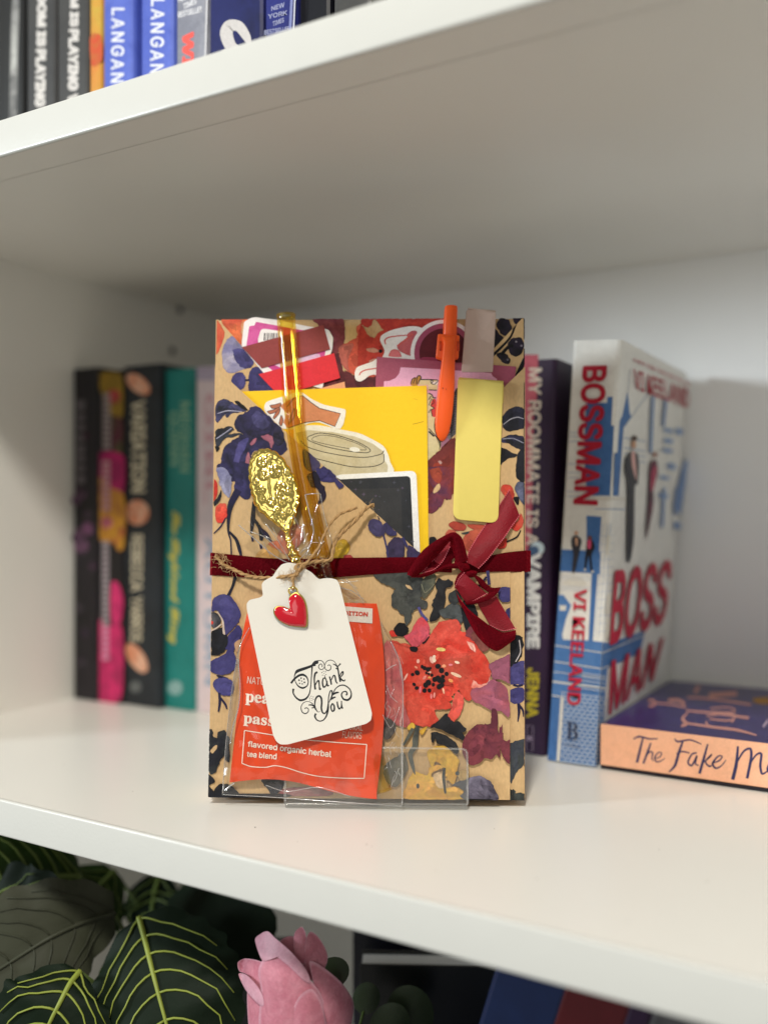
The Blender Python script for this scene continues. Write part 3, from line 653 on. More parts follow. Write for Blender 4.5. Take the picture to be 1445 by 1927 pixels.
k.poly(B((0, 180), (240, 130), (680, 130), (690, 200), (560, 300), (430, 430), (300, 560), (130, 560), (-20, 660)), C(190, 66, 52), C(170, 52, 46))
k.poly(B((90, 200), (110, 180), (165, 250), (180, 265), (140, 290), (110, 330), (60, 310), (20, 240), (0, 220), (60, 250)), KR, C(190, 150, 110))
k.poly(B((40, 420), (100, 412), (150, 440), (110, 452), (60, 445)), C(200, 140, 120)); k.poly(B((60, 520), (120, 500), (140, 520), (90, 545)), C(196, 140, 124))
k.dot(*B((158, 440))[0], 3.6, INKB)
for q in (((1115, 215), (1160, 160), (1210, 180), (1242, 250), (1230, 300), (1190, 315), (1140, 290)), ((1250, 155), (1300, 150), (1345, 190), (1310, 218), (1262, 212)), ((1080, 250), (1140, 300), (1172, 340), (1100, 410), (1070, 440))):
    k.poly(B(*q), C(44, 34, 50), C(30, 28, 36))
k.poly(B((1300, 160), (1345, 180), (1345, 330), (1325, 330)), INKB)
k.poly(D((1180, 1480), (1270, 1370), (1350, 1350), (1350, 1600), (1200, 1600)), BLU, NAVY2)
k.into(gift, 'print', wrap, WASH)
# folded strip of the wrap along the right edge
so = gift.part('side_overlap', slab(PP, [(956, 1072), (987.2, 1062), (988, 1506.5), (956, 1505.5)], 0.4, 3.0, 0.0009), KRAFT, smooth=40)
k = Ink(PP, 3.04, clips=[side((986.3, 700), (986.8, 1506), (700, 1000)), BOT]); k.wc = True
for q, a, b_ in ((((1200, 0), (1330, 0), (1320, 150), (1280, 210), (1200, 230)), INKB, SLA2), (((1200, 270), (1340, 190), (1348, 380), (1290, 385), (1200, 380)), BLU, BLU2), (((1200, 470), (1250, 420), (1330, 415), (1348, 500), (1290, 550), (1235, 535)), BLU2, BLU),
                 (((1200, 890), (1290, 850), (1342, 840), (1362, 950), (1330, 1060), (1272, 1120), (1230, 1205), (1200, 1000)), GRN, SLA), (((1200, 1240), (1250, 1270), (1240, 1300), (1345, 1290), (1345, 1345), (1200, 1345)), GRN, INKB)):
    k.poly(F(*q), a, b_)
k.line(F((1295, 545), (1298, 620), (1288, 695)), [6, 5, 2], NAVYI); k.line(F((1300, 560), (1330, 600), (1336, 655)), [5, 4, 2], NAVYI); k.line(F((1250, 390), (1290, 400), (1330, 390)), 4, NAVYI)
k.line(F((1300, 20), (1310, 120), (1270, 200)), 2, C(190, 180, 180)); k.line(F((1340, 1060), (1355, 1000), (1345, 900)), 1.5, INKB)
k.into(gift, 'print', so, WASH)

# inner flaps
def flap(name, pts, o0, o1, bev=0.0): return gift.part(name, slab(PP, pts, o0, o1, bev), KRAFT)
fl = flap('inner_flap', [(406.5, 601.5), (411, 601), (526, 730), (640, 860), (500, 860), (404, 780)], 0.3, 0.6)
diag1 = side((411, 601), (526, 730), (430, 700))
k = Ink(PP, 0.64, clips=[LEFT, diag1]); k.wc = True
k.poly(A((118, 225), (135, 195), (190, 290), (180, 360), (150, 440), (125, 480), (110, 400)), ORA, ORA2)
k.poly(A((175, 430), (215, 360), (260, 325), (320, 390), (370, 450), (415, 520), (390, 580), (320, 620), (230, 640), (190, 610), (170, 520)), LIL, LIL2)
k.poly(A((265, 450), (330, 430), (400, 480), (440, 540), (418, 590), (370, 605), (320, 580), (285, 530)), NAVY2, BLU2)
k.poly(A((245, 700), (290, 640), (345, 640), (372, 690), (365, 750), (330, 785), (280, 760)), BLU2, BLU)
k.poly(A((400, 650), (432, 590), (490, 600), (540, 660), (565, 720), (600, 790), (410, 800), (395, 720)), BLU, NAVY2)
k.poly(A((515, 640), (600, 690), (690, 800), (610, 800), (560, 720)), INKB, SLA2); k.line(A((365, 700), (400, 700)), 4, NAVYI)
k.into(gift, 'print', fl, WASH)
fr = flap('inner_flap', [(985, 599), (982, 599), (905, 682), (840, 770), (986, 770)], 0.3, 0.6)
diag2 = side((982, 599), (905, 682), (970, 700))
k = Ink(PP, 0.64, clips=[RIGHT, diag2]); k.wc = True
k.line(B((1275, 200), (1230, 320), (1130, 430), (1000, 545)), [4, 4, 5, 6], INKB)
k.poly(B((1205, 380), (1240, 335), (1310, 328), (1338, 380), (1322, 450), (1270, 492), (1220, 450)), C(44, 36, 52), INKB)
k.poly(B((1115, 460), (1170, 450), (1228, 500), (1215, 548), (1180, 545), (1135, 505)), INKB, C(50, 44, 56)); k.line(B((1150, 470), (1215, 400), (1250, 400)), 6, INKB)
k.line(B((1340, 500), (1300, 600), (1265, 690), (1255, 750)), [4, 7, 8, 3], INKB, SLA2); k.line(B((1345, 420), (1335, 560), (1280, 640)), 3, INKB)
k.dot(*B((1205, 510))[0], 2.2, C(110, 104, 112)); k.dot(*B((1275, 362))[0], 2, C(150, 140, 150)); k.dot(*B((1318, 395))[0], 2.2, C(130, 120, 130))
k.into(gift, 'print', fr, WASH)

# right pocket flap (the purple card stands behind it, the yellow card before it)
rf = flap('right_flap', [(988, 690), (806, 866), (730, 940), (720, 1140), (955, 1140), (960, 1060), (988, 1058)], 1.9, 2.2)
dR = side((988, 690), (806, 866), (950, 900))
k = Ink(PP, 2.24, clips=[RIGHT, dR]); k.wc = True
k.poly(B((1162, 970), (1230, 910), (1310, 902), (1345, 940), (1345, 1060), (1260, 1098), (1190, 1096), (1160, 1040)), SLA2, C(54, 54, 72))
k.line(B((1170, 1045), (1230, 1000), (1290, 985), (1340, 1000)), [1, 2, 2, 1], C(170, 168, 180))
k.poly(B((1150, 1160), (1230, 1128), (1310, 1138), (1345, 1160), (1345, 1250), (1260, 1235), (1210, 1205), (1155, 1190)), SLA2, NAVY2); k.line(B((1160, 1165), (1250, 1160), (1340, 1200)), 1.4, C(150, 150, 168))
k.poly(B((1150, 1235), (1240, 1280), (1290, 1302), (1200, 1330), (1145, 1375)), SLA2, INKB); k.poly(B((1290, 1280), (1345, 1245), (1350, 1500), (1280, 1490), (1272, 1400)), SLA2, INKB)
k.poly(B((500, 1380), (770, 1150), (790, 1500), (760, 1620), (500, 1640)), C(104, 44, 42), C(132, 52, 42))
k.poly(B((590, 1380), (660, 1360), (665, 1470), (600, 1490)), C(158, 62, 44), C(140, 54, 42)); k.poly(B((632, 1350), (650, 1342), (664, 1360), (650, 1375)), C(190, 150, 140))
k.poly(D((540, 0), (770, 0), (745, 120), (748, 235), (720, 262), (670, 250), (642, 330), (592, 372), (540, 370), (560, 230), (600, 180), (565, 130)), C(92, 48, 70), C(126, 52, 52))
k.poly(D((565, 20), (650, 0), (665, 90), (640, 130), (590, 100)), C(160, 70, 50), C(140, 56, 46)); k.poly(D((590, 190), (612, 150), (642, 130), (645, 180), (600, 212)), KR)
k.poly(D((1145, 170), (1180, 138), (1235, 150), (1260, 205), (1250, 265), (1190, 260)), C(190, 80, 60), COR); k.poly(D((1220, 480), (1290, 440), (1312, 372), (1332, 420), (1322, 490), (1270, 522)), COR, C(196, 84, 66))
k.poly(D((1262, 175), (1290, 118), (1345, 130), (1345, 310), (1300, 250)), C(96, 100, 126), SLA); k.poly(D((1278, 0), (1345, 0), (1345, 112), (1300, 105)), INKB, SLA2); k.poly(D((1250, 250), (1300, 240), (1290, 310)), INKB)
k.poly(D((718, 470), (760, 442), (842, 460), (864, 490), (840, 518), (760, 512)), C(170, 66, 50), C(150, 56, 46)); k.poly(D((868, 470), (1005, 470), (1012, 505), (930, 512)), C(176, 76, 56))
k.poly(D((692, 545), (720, 512), (772, 520), (785, 555), (700, 565)), C(186, 90, 70)); k.poly(D((830, 600), (900, 520), (1010, 508), (955, 610), (880, 690)), C(166, 72, 56), C(186, 90, 66)); k.poly(D((1110, 650), (1195, 580), (1190, 655), (1140, 670)), COR)
k.poly(D((560, 580), (600, 568), (622, 602), (592, 642), (560, 645)), INKB); k.line(D((1195, 612), (1280, 572), (1312, 515)), [3, 3, 2], INKB)
k.poly(D((820, 540), (890, 525), (870, 550)), GRN)
k.line([(986.6, 720), (985.5, 900), (986.5, 1060)], 1.4, SLA2)
k.poly(D((1000, 900), (1060, 860), (1100, 920), (1040, 960)), NAVYI, SLA)
k.into(gift, 'print', rf, WASH)

# front pocket with the left flap; its free edge runs from the left side down to the bow
pk_pts = [(404.5, 690), (500, 778), (640, 905), (800, 1050), (960, 1060), (959.5, 1506), (392.5, 1501)]
pk = flap('pocket_front', pk_pts, 3.3, 3.6)
dL = side((404, 689.5), (800, 1050), (500, 900)); RPK = side((960, 1060), (959.5, 1506), (700, 1200))
k = Ink(PP, 3.64, clips=[LEFT, RPK, BOT]); k.wc = True; L = [dL]
def ks(f, pts, a, b_=None, clip=L): k.poly(f(*pts), a, b_, clip=clip)
ks(A, ((118, 900), (190, 862), (260, 888), (340, 940), (375, 965), (300, 977), (200, 990), (130, 1062), (112, 1000)), SLA2, C(70, 68, 104)); k.line(A((130, 985), (220, 960), (340, 968)), [1, 2, 1], C(170, 166, 186))
ks(A, ((275, 878), (320, 885), (390, 955), (340, 945)), INKB)
ks(A, ((278, 1060), (310, 1000), (380, 970), (420, 930), (472, 922), (540, 980), (620, 1060), (675, 1110), (705, 1200), (725, 1290), (640, 1350), (560, 1290), (470, 1290), (412, 1350), (395, 1450), (400, 1545), (300, 1560), (150, 1560), (160, 1400), (190, 1270), (300, 1190), (370, 1170), (330, 1152), (280, 1112)), C(34, 32, 48), C(54, 50, 88))
ks(A, ((300, 1250), (360, 1200), (402, 1188), (372, 1280), (332, 1350), (312, 1420), (290, 1500), (262, 1440)), C(62, 58, 110), C(88, 82, 136))
for q in (((368, 1402), (390, 1310), (412, 1360), (396, 1422)), ((408, 1242), (440, 1200), (467, 1193), (452, 1232), (420, 1258)), ((500, 1182), (560, 1163), (622, 1190), (612, 1230), (590, 1282), (568, 1230))): ks(A, q, MAU, C(170, 110, 120))
ks(A, ((420, 1010), (470, 960), (540, 1010), (580, 1070), (520, 1120), (450, 1090)), C(48, 46, 70), C(74, 70, 112)); ks(A, ((640, 1080), (690, 1140), (700, 1220), (640, 1260), (600, 1180)), C(60, 56, 84), INKB)
ks(A, ((112, 1130), (170, 1108), (240, 1093), (268, 1120), (222, 1160), (300, 1150), (342, 1162), (260, 1182), (190, 1200), (140, 1272), (115, 1240)), SLA, SLA2); k.line(A((120, 1200), (180, 1160), (250, 1110)), 1.6, C(160, 158, 180))
ks(A, ((112, 1262), (152, 1275), (125, 1312)), INKB); ks(A, ((150, 1440), (178, 1428), (215, 1520), (240, 1600), (150, 1600)), C(120, 116, 150), LIL)
ks(A, ((858, 1285), (960, 1345), (1005, 1420), (975, 1465), (920, 1475), (870, 1430)), NAVY2, C(80, 72, 100)); ks(A, ((980, 1480), (1050, 1420), (1100, 1490), (1160, 1560), (1000, 1560)), NAVY2, BLU)
# crop C
ks(Cc, ((140, -30), (400, -30), (424, 160), (412, 250), (370, 272), (310, 230), (270, 180), (290, 60), (230, 110), (150, 60)), C(34, 33, 52), C(56, 52, 94))
ks(Cc, ((120, 10), (200, 5), (252, 100), (242, 230), (222, 252), (170, 190), (158, 120)), C(112, 112, 148), C(150, 148, 172))
k.line(Cc((310, 190), (250, 300), (228, 400), (224, 540), (244, 620), (250, 740)), [14, 12, 8, 4, 3, 3], SLA2, NAVYI); k.line(Cc((232, 545), (290, 610), (318, 690), (335, 760)), [4, 6, 7, 4], NAVYI, SLA2)
k.line(Cc((442, 290), (434, 420), (425, 500), (418, 560)), [6, 9, 7, 3], SLA2); k.line(Cc((424, 580), (432, 628)), 4, NAVYI, sm=False); k.line(Cc((445, 440), (490, 510), (505, 590), (500, 620)), [5, 7, 8, 5], SLA2); k.line(Cc((498, 650), (505, 690)), 5, NAVYI, sm=False)
k.line(Cc((495, 515), (545, 570), (600, 645)), [4, 9, 3], SLA2, NAVYI)
ks(Cc, ((98, 295), (140, 240), (162, 188), (168, 232), (150, 282), (108, 325)), SLA2); ks(Cc, ((112, 350), (150, 303), (202, 308), (217, 370), (207, 430), (170, 467), (122, 457)), COR, C(224, 92, 72)); ks(Cc, ((95, 105), (128, 128), (132, 222), (95, 285)), COR)
k.line(Cc((202, 425), (160, 500), (100, 560)), [2, 3, 2], NAVYI); k.line(Cc((285, 925), (260, 1010), (222, 1092)), [7, 5, 6], NAVYI, SLA2)
ks(Cc, ((455, 745), (520, 690), (580, 648), (655, 720), (645, 790), (560, 800), (480, 800)), C(204, 152, 84), C(212, 170, 110)); ks(Cc, ((1105, 650), (1180, 608), (1232, 620), (1258, 680), (1232, 735), (1202, 745), (1190, 800), (1108, 800)), C(200, 166, 52), C(184, 140, 50))
ks(Cc, ((1205, 752), (1260, 742), (1305, 795), (1215, 800)), C(166, 60, 60)); ks(Cc, ((640, 560), (820, 480), (860, 620), (700, 740)), C(186, 110, 88), C(206, 150, 116)); ks(Cc, ((560, 650), (640, 620), (660, 700)), C(200, 110, 80))
ks(Cc, ((895, 60), (960, 28), (1002, 60), (1012, 130), (1042, 170), (1058, 230), (1032, 290), (985, 312), (1002, 230), (970, 170), (925, 160)), C(42, 34, 54), C(30, 28, 44))
ks(Cc, ((975, 5), (1075, 15), (1062, 62), (1012, 98), (985, 60)), NAVY2, BLU); ks(Cc, ((1105, 65), (1160, 108), (1205, 150), (1170, 182), (1140, 152)), BLU, NAVY2)
ks(Cc, ((85, 1150), (105, 1103), (160, 1078), (230, 1088), (292, 1150), (328, 1240), (312, 1312), (260, 1372), (200, 1432), (187, 1340), (160, 1262), (130, 1212), (85, 1222)), BLU, C(72, 68, 116))
ks(Cc, ((195, 1490), (270, 1380), (312, 1338), (343, 1400), (322, 1460), (262, 1540), (195, 1545)), BLU); ks(Cc, ((75, 1232), (130, 1242), (162, 1292), (150, 1352), (110, 1372), (70, 1330)), SLA2, C(90, 88, 92)); ks(Cc, ((60, 1402), (130, 1372), (182, 1362), (192, 1440), (172, 1560), (60, 1560)), SLA2, INKB)
k.line(Cc((130, 1225), (175, 1300), (185, 1390), (200, 1480)), [2, 3, 4, 3], C(206, 186, 170)); k.line(Cc((75, 1390), (130, 1360), (165, 1330)), 2.5, C(206, 186, 170)); k.dot(*Cc((82, 1318))[0], 3.4, COR)
# crop E
ks(E, ((55, -20), (212, -20), (202, 90), (160, 142), (110, 152), (60, 140)), SLA2, INKB); ks(E, ((65, 210), (140, 170), (212, 120), (262, 40), (325, -20), (312, 60), (275, 100), (290, 180), (290, 240), (240, 302), (150, 317), (80, 292)), BLU, C(72, 68, 118))
ks(E, ((120, 318), (180, 328), (225, 350), (190, 372), (145, 345)), NAVYI); ks(E, ((92, 390), (130, 350), (200, 343), (252, 370), (270, 430), (240, 492), (170, 492), (108, 440)), BLU, BLU2)
k.line(E((148, 470), (152, 550), (140, 632)), [5, 5, 3], NAVYI); k.line(E((160, 515), (200, 570), (212, 607)), [4, 4, 3], NAVYI); ks(E, ((272, 50), (330, 20), (300, 130)), C(190, 150, 116))
ks(E, ((45, 805), (85, 778), (97, 840), (130, 852), (140, 808), (190, 788), (212, 830), (232, 850), (232, 930), (210, 960), (165, 1022), (130, 1062), (120, 1142), (70, 1162), (45, 1080), (60, 980), (40, 930)), GRN, SLA2); ks(E, ((70, 960), (120, 914), (127, 942), (90, 987)), KR)
ks(E, ((190, 980), (232, 950), (234, 1060), (200, 1040)), SLA2); ks(E, ((20, 1150), (90, 1188), (112, 1230), (62, 1262), (102, 1312), (80, 1345), (15, 1330)), SLA2, INKB); ks(E, ((145, 1250), (230, 1248), (292, 1300), (305, 1345), (90, 1345)), SLA2, INKB)
ks(E, ((508, 1208), (695, 1208), (682, 1290), (600, 1345), (560, 1290)), SLA, SLA2); ks(E, ((690, 1290), (900, 1270), (1090, 1285), (1085, 1345), (690, 1345)), C(140, 76, 84), C(164, 108, 104)); ks(E, ((80, 1330), (700, 1330), (700, 1360), (80, 1360)), SLA2)
# crop D, below the ribbon
N0 = []
for q, a, b_ in ((((52, 462), (90, 423), (142, 430), (172, 460), (192, 520), (172, 562), (120, 567), (68, 520)), C(56, 50, 82), C(72, 66, 102)), (((178, 470), (220, 458), (295, 540), (250, 567), (200, 540)), C(56, 52, 84), NAVY2),
                 (((213, 640), (260, 578), (322, 578), (357, 640), (352, 720), (312, 762), (230, 752), (203, 700)), C(62, 52, 80), C(48, 42, 68)), (((388, 640), (442, 668), (500, 720), (470, 780), (378, 770)), NAVY2, C(60, 50, 80))): ks(D, q, a, b_)
k.line(D((182, 555), (212, 680), (217, 765)), 3.4, NAVY2); k.line(D((340, 575), (378, 655)), 5, NAVY2, sm=False); k.line(D((135, 400), (150, 430)), 2, NAVYI, sm=False)
for q, a, b_ in ((((110, 870), (380, 850), (492, 900), (522, 960), (502, 1060), (472, 1072), (542, 1110), (532, 1162), (470, 1162), (420, 1182), (412, 1242), (360, 1315), (350, 1230), (300, 1180), (248, 1140), (248, 1080), (260, 1030), (310, 1010), (200, 965), (140, 930)), C(76, 78, 74), C(44, 46, 48)),
                 (((363, 965), (400, 975), (417, 1007), (380, 992)), KR, None), (((488, 960), (520, 908), (582, 858), (612, 890), (602, 960), (562, 1032), (520, 1084), (493, 1030)), C(98, 96, 78), C(70, 72, 64)),
                 (((608, 960), (640, 908), (680, 928), (720, 918), (758, 950), (742, 982), (692, 1002), (692, 1100), (642, 1242), (558, 1265), (590, 1160), (578, 1130), (620, 1030)), INKB, C(44, 44, 46)),
                 (((638, 1180), (700, 1148), (740, 1118), (802, 1130), (832, 1200), (858, 1222), (822, 1284), (780, 1284), (740, 1242), (680, 1242)), C(80, 84, 86), GRN), (((718, 1050), (780, 1008), (824, 1080), (770, 1134), (718, 1092)), GRN, SLA2),
                 (((820, 1150), (880, 1080), (960, 1200), (900, 1330), (850, 1320)), SLA2, INKB), (((230, 1352), (260, 1338), (302, 1385), (250, 1394)), COR, None), (((348, 1392), (400, 1360), (440, 1290), (490, 1233), (532, 1260), (563, 1320), (552, 1390), (502, 1452), (430, 1487), (388, 1440)), C(214, 72, 76), C(200, 84, 100)),
                 (((267, 1330), (300, 1283), (350, 1283), (388, 1330), (350, 1393), (288, 1382)), INKB, None), (((1125, 1010), (1170, 983), (1237, 1000), (1254, 1080), (1190, 1114), (1140, 1085)), BLU, C(70, 64, 112)), (((1195, 1170), (1260, 1138), (1345, 1118), (1345, 1440), (1300, 1310), (1240, 1260), (1195, 1215)), BLU, NAVY2),
                 (((840, 1390), (900, 1310), (950, 1370), (930, 1430)), C(120, 60, 70), PLUM2), (((900, 1380), (1000, 1330), (1080, 1440), (1000, 1520)), C(110, 60, 56), C(136, 80, 70))): ks(D, q, a, b_, None)
k.line(D((495, 960), (520, 1030), (555, 1010), (600, 960)), 0.8, C(150, 146, 120)); k.line(D((1345, 870), (1300, 950), (1225, 992)), [3, 3, 2], INKB); k.line(D((1040, 850), (1052, 965)), 6, NAVY2, sm=False); k.line(D((470, 1150), (500, 1210), (545, 1260)), 5, BLU2); k.line(D((960, 990), (1030, 900)), 4, NAVYI, sm=False)
# crop F
for q, a, b_ in ((((190, 50), (290, 100), (340, 250), (350, 500), (370, 600), (430, 710), (340, 740), (230, 690), (190, 610)), C(168, 78, 84), C(196, 110, 104)), (((232, 22), (290, 30), (330, 48), (380, 50), (430, 92), (480, 70), (540, 30), (860, -10), (930, 60), (1002, 130), (1052, 200), (1067, 290), (1042, 370), (980, 412), (912, 422), (912, 500), (880, 527), (830, 482), (800, 432), (742, 420), (742, 462), (720, 492), (690, 490), (742, 560), (720, 592), (602, 600), (642, 690), (600, 732), (480, 732), (410, 702), (368, 600), (340, 500), (345, 350), (318, 230), (290, 120), (235, 30)), C(194, 56, 42), C(212, 88, 70)),
                 (((470, 110), (500, 49), (560, -11), (590, -60), (622, -101), (640, -128), (682, -137), (735, -150), (790, -145), (822, -95), (818, -60), (830, -31), (905, 20), (960, 90), (800, 170), (560, 170)), C(194, 56, 44), C(212, 86, 72)), 
                 (((708, 650), (750, 560), (770, 470), (800, 448), (837, 490), (842, 560), (802, 652), (750, 697)), C(216, 88, 80), COR2), (((908, 420), (922, 350), (972, 390), (1042, 368), (1067, 290), (1054, 380), (982, 418)), PINK, COR2), (((870, 30), (930, 60), (940, 120), (890, 80)), PINK, COR2), (((680, 400), (742, 420), (742, 462), (715, 490), (680, 470)), C(214, 70, 56), None)): ks(F, q, a, b_, None)
for x, y, rx, ry, rot, c in ((580, 185, 7, 4, 1.2, PINK), (600, 175, 4, 7, 0, C(240, 214, 190)), (780, 308, 11, 3, 0.4, C(238, 200, 170)), (788, 205, 5, 2.5, 0.3, C(236, 206, 180)), (467, 195, 3, 4, 0, PINK), (515, 200, 2.4, 4.4, 0, COR2), (655, 98, 9, 3.5, 0.1, C(228, 200, 120)), (735, 225, 4, 2, 0, C(226, 130, 140)), (450, 245, 3.5, 2, 0.6, C(236, 150, 120)),
                          (365, 325, 2, 8, 0.5, PINK), (520, 330, 2.4, 4.6, 0.7, C(232, 140, 130)), (560, 330, 3, 2, 0, C(230, 160, 90)), (735, 355, 5, 3, 0.5, C(230, 150, 90)), (600, 475, 2, 5.5, 0.1, C(232, 150, 140)), (575, 485, 2, 5, 0, C(230, 130, 130)), (625, 160, 3, 6, 0.4, COR2), (680, 235, 4, 3, 0, C(236, 160, 120)), (485, 430, 2.4, 7, 0.1, C(226, 110, 120)), (676, 440, 2, 6, -0.2, C(240, 180, 150)), (560, 290, 2, 4, 0.9, C(236, 180, 160))):
    k.dot(F((x, y))[0][0], F((x, y))[0][1], rx, c, None, ry, rot)
random.seed(3)
for x, y, r in ((500, 240, 3.6), (520, 252, 4), (548, 262, 4.4), (565, 255, 3.4), (460, 290, 5.4), (422, 305, 3), (630, 237, 4.8), (660, 272, 5.2), (702, 300, 4), (604, 345, 5), (630, 335, 5), (645, 350, 5.6), (672, 322, 4), (668, 355, 4.6), (552, 372, 5.4), (530, 392, 5), (642, 405, 5.6), (662, 392, 5), (592, 388, 3.2), (434, 386, 3.8), (456, 416, 3.4), (520, 437, 4.2), (560, 436, 4), (535, 292, 2.6), (580, 310, 3), (555, 300, 2.4)):
    k.dot(F((x, y))[0][0], F((x, y))[0][1], r, INKB, None, r*random.uniform(0.7, 1.2), random.uniform(0, 3))
ks(F, ((398, 80), (440, 74), (467, 90), (452, 117), (410, 112)), INKB, None, None); k.line(F((505, 50), (530, 30), (558, -10)), [4, 3, 2], INKB)
for q, a, b_ in ((((1048, 222), (1150, 170), (1240, 145), (1240, 372), (1150, 347), (1080, 342), (1068, 280)), C(140, 80, 100), MAU), (((908, 432), (1010, 402), (1080, 345), (1170, 390), (1207, 440), (1222, 655), (1150, 612), (1070, 602), (1000, 562), (910, 512)), MAU, C(168, 88, 100)),
                 (((833, 880), (870, 788), (950, 718), (1062, 708), (1070, 600), (1112, 590), (1127, 690), (1122, 750), (1150, 833), (1190, 850), (1235, 860), (1235, 1040), (1188, 1020), (1145, 930), (1098, 835), (1052, 900), (1088, 868), (1082, 922), (1032, 982), (960, 1042), (898, 1053), (838, 972)), C(92, 42, 54), C(124, 58, 66)),
                 (((880, 900), (930, 820), (1000, 800), (1010, 870), (950, 960), (900, 980)), C(146, 70, 78), C(110, 50, 62)), (((568, 740), (640, 680), (702, 618), (722, 660), (762, 695), (802, 690), (852, 740), (862, 770), (832, 792), (852, 822), (830, 848), (740, 802), (640, 752)), INKB, C(42, 42, 46)),
                 (((573, 790), (600, 778), (642, 784), (692, 808), (732, 830), (782, 870), (804, 940), (782, 962), (740, 922), (680, 892), (620, 872), (610, 832), (597, 862), (573, 852)), INKB, C(48, 48, 50)), (((188, 1060), (290, 980), (352, 948), (382, 1050), (372, 1120), (280, 1235), (196, 1170)), C(112, 108, 96), C(84, 84, 80)), (((170, 660), (280, 700), (262, 800), (210, 840), (170, 800)), C(96, 90, 86), SLA2),
                 (((373, 740), (420, 698), (442, 740), (400, 767)), YEL, None), (((478, 770), (545, 733), (500, 804)), YEL, YEL2), (((543, 950), (600, 898), (700, 902), (762, 960), (807, 1010), (792, 1080), (762, 1213), (698, 1152), (690, 1090), (620, 1022), (578, 1072)), YEL, YEL2),
                 (((366, 1240), (400, 1148), (450, 1108), (540, 1138), (560, 1078), (620, 1048), (682, 1070), (580, 1122), (602, 1200), (622, 1250), (760, 1250), (800, 1238), (838, 1270), (822, 1302), (800, 1337), (366, 1335)), YEL, C(218, 160, 76)), (((590, 1140), (640, 1110), (690, 1150), (700, 1230), (630, 1240)), C(222, 190, 150), KR),
                 (((748, 1222), (850, 1158), (882, 1128), (892, 1338), (810, 1315), (842, 1272), (800, 1230)), C(96, 98, 100), C(74, 74, 80)), (((878, 1180), (940, 1143), (1002, 1148), (1062, 1190), (1102, 1260), (1120, 1345), (876, 1340)), C(56, 50, 64), C(128, 122, 142)), (((780, 1110), (860, 1090), (890, 1150), (820, 1180)), YEL2, C(170, 140, 90))): ks(F, q, a, b_, None)
k.line(F((425, 750), (380, 830), (345, 890)), [7, 6, 4], C(92, 94, 86)); k.line(F((465, 725), (445, 830), (440, 900), (402, 960), (420, 1050), (442, 1130)), [6, 11, 10, 9, 7, 2], C(96, 98, 90), GRN); k.line(F((686, 1075), (677, 1150), (692, 1287)), [4, 6, 4], C(54, 56, 54)); k.dot(*F((465, 1225))[0], 3, GRN, ry=5); k.dot(*F((790, 1120))[0], 4, GRN)
k.line(F((885, 1340), (1080, 1345)), 5, INKB, sm=False)
k.into(gift, 'print', pk, WASH)
gift.finish()

# ============================================================ cards and stickers tucked in the pocket
def paper(name, label, cat, pts, o0, o1, col, col2=None, m=None, group=None, bev=0.0, lab=None):
    th = Thing(name, label, cat, group); sh = slab(PP, pts, o0, o1, bev); th.body(sh, m or INK, attrs=tint(sh, col, col2)); return th
def rounded(pts, r, n=5):
    out = []
    for i in range(len(pts)):
        p, q, s = Vector(pts[i-1]), Vector(pts[i]), Vector(pts[(i+1) % len(pts)])
        rr = r[i] if hasattr(r, '__len__') else r
        a = q+(p-q).normalized()*rr; b = q+(s-q).normalized()*rr
        if rr < 0.01: out.append(tuple(q)); continue
        for j in range(n+1):
            t = j/n; out.append(tuple(a*(1-t)**2+q*2*t*(1-t)+b*t*t))
    return out
T8 = crop(440, 580, 5.161); B8 = crop(660, 570, 4.25); G7 = crop(700, 680, 7.225)
# ticket sticker with barcode
tk = T8((75, 360), (100, 130), (165, 92), (215, 84), (300, 98), (420, 110), (700, 170), (860, 195), (920, 205), (965, 285), (955, 400), (930, 470), (860, 780), (300, 640), (100, 400))
th = paper('sticker', 'white edged magenta ticket sticker with barcode, behind the brown tab', 'sticker', rounded(tk, 4), 0.62, 0.76, C(238, 232, 230), m=GLOSSINK)
k = Ink(PP, 0.78)
k.poly(T8((120, 370), (150, 172), (200, 165), (215, 130), (330, 150), (600, 200), (880, 240), (905, 300), (850, 720), (500, 700), (140, 420)), C(196, 62, 134), C(210, 90, 156), sm=False)
k.poly(rounded(T8((232, 310), (262, 205), (300, 197), (480, 225), (460, 330), (240, 345)), 4), C(240, 234, 232), sm=False)
for i, (x, ww) in enumerate(((294, 12), (315, 6), (330, 10), (348, 5), (362, 9), (380, 12), (400, 5), (414, 9), (432, 6))): k.poly(T8((x, 238), (x+ww, 239), (x+ww-5, 312), (x-5, 312)), INKB, sm=False)
k.poly(T8((250, 440), (760, 440), (840, 470), (800, 700), (420, 560)), C(226, 196, 216), C(200, 140, 186))
k.into(th); th.finish()
# tabs
paper('index_tab', 'brick brown index tab stuck above the red tab', 'index tab', T8((78, 376), (870, 160), (936, 396), (270, 580)), 0.9, 1.15, C(142, 58, 56), C(136, 54, 52)).finish()
paper('index_tab', 'bright red index tab under the brown one', 'index tab', T8((240, 640), (974, 434), (1032, 676), (440, 850)), 0.8, 1.0, C(222, 42, 54), C(214, 38, 50)).finish()
paper('index_tab', 'peach index tab barely showing above the yellow card', 'index tab', T8((700, 815), (1075, 712), (1085, 790), (760, 880)), 0.62, 0.76, C(234, 166, 124)).finish()
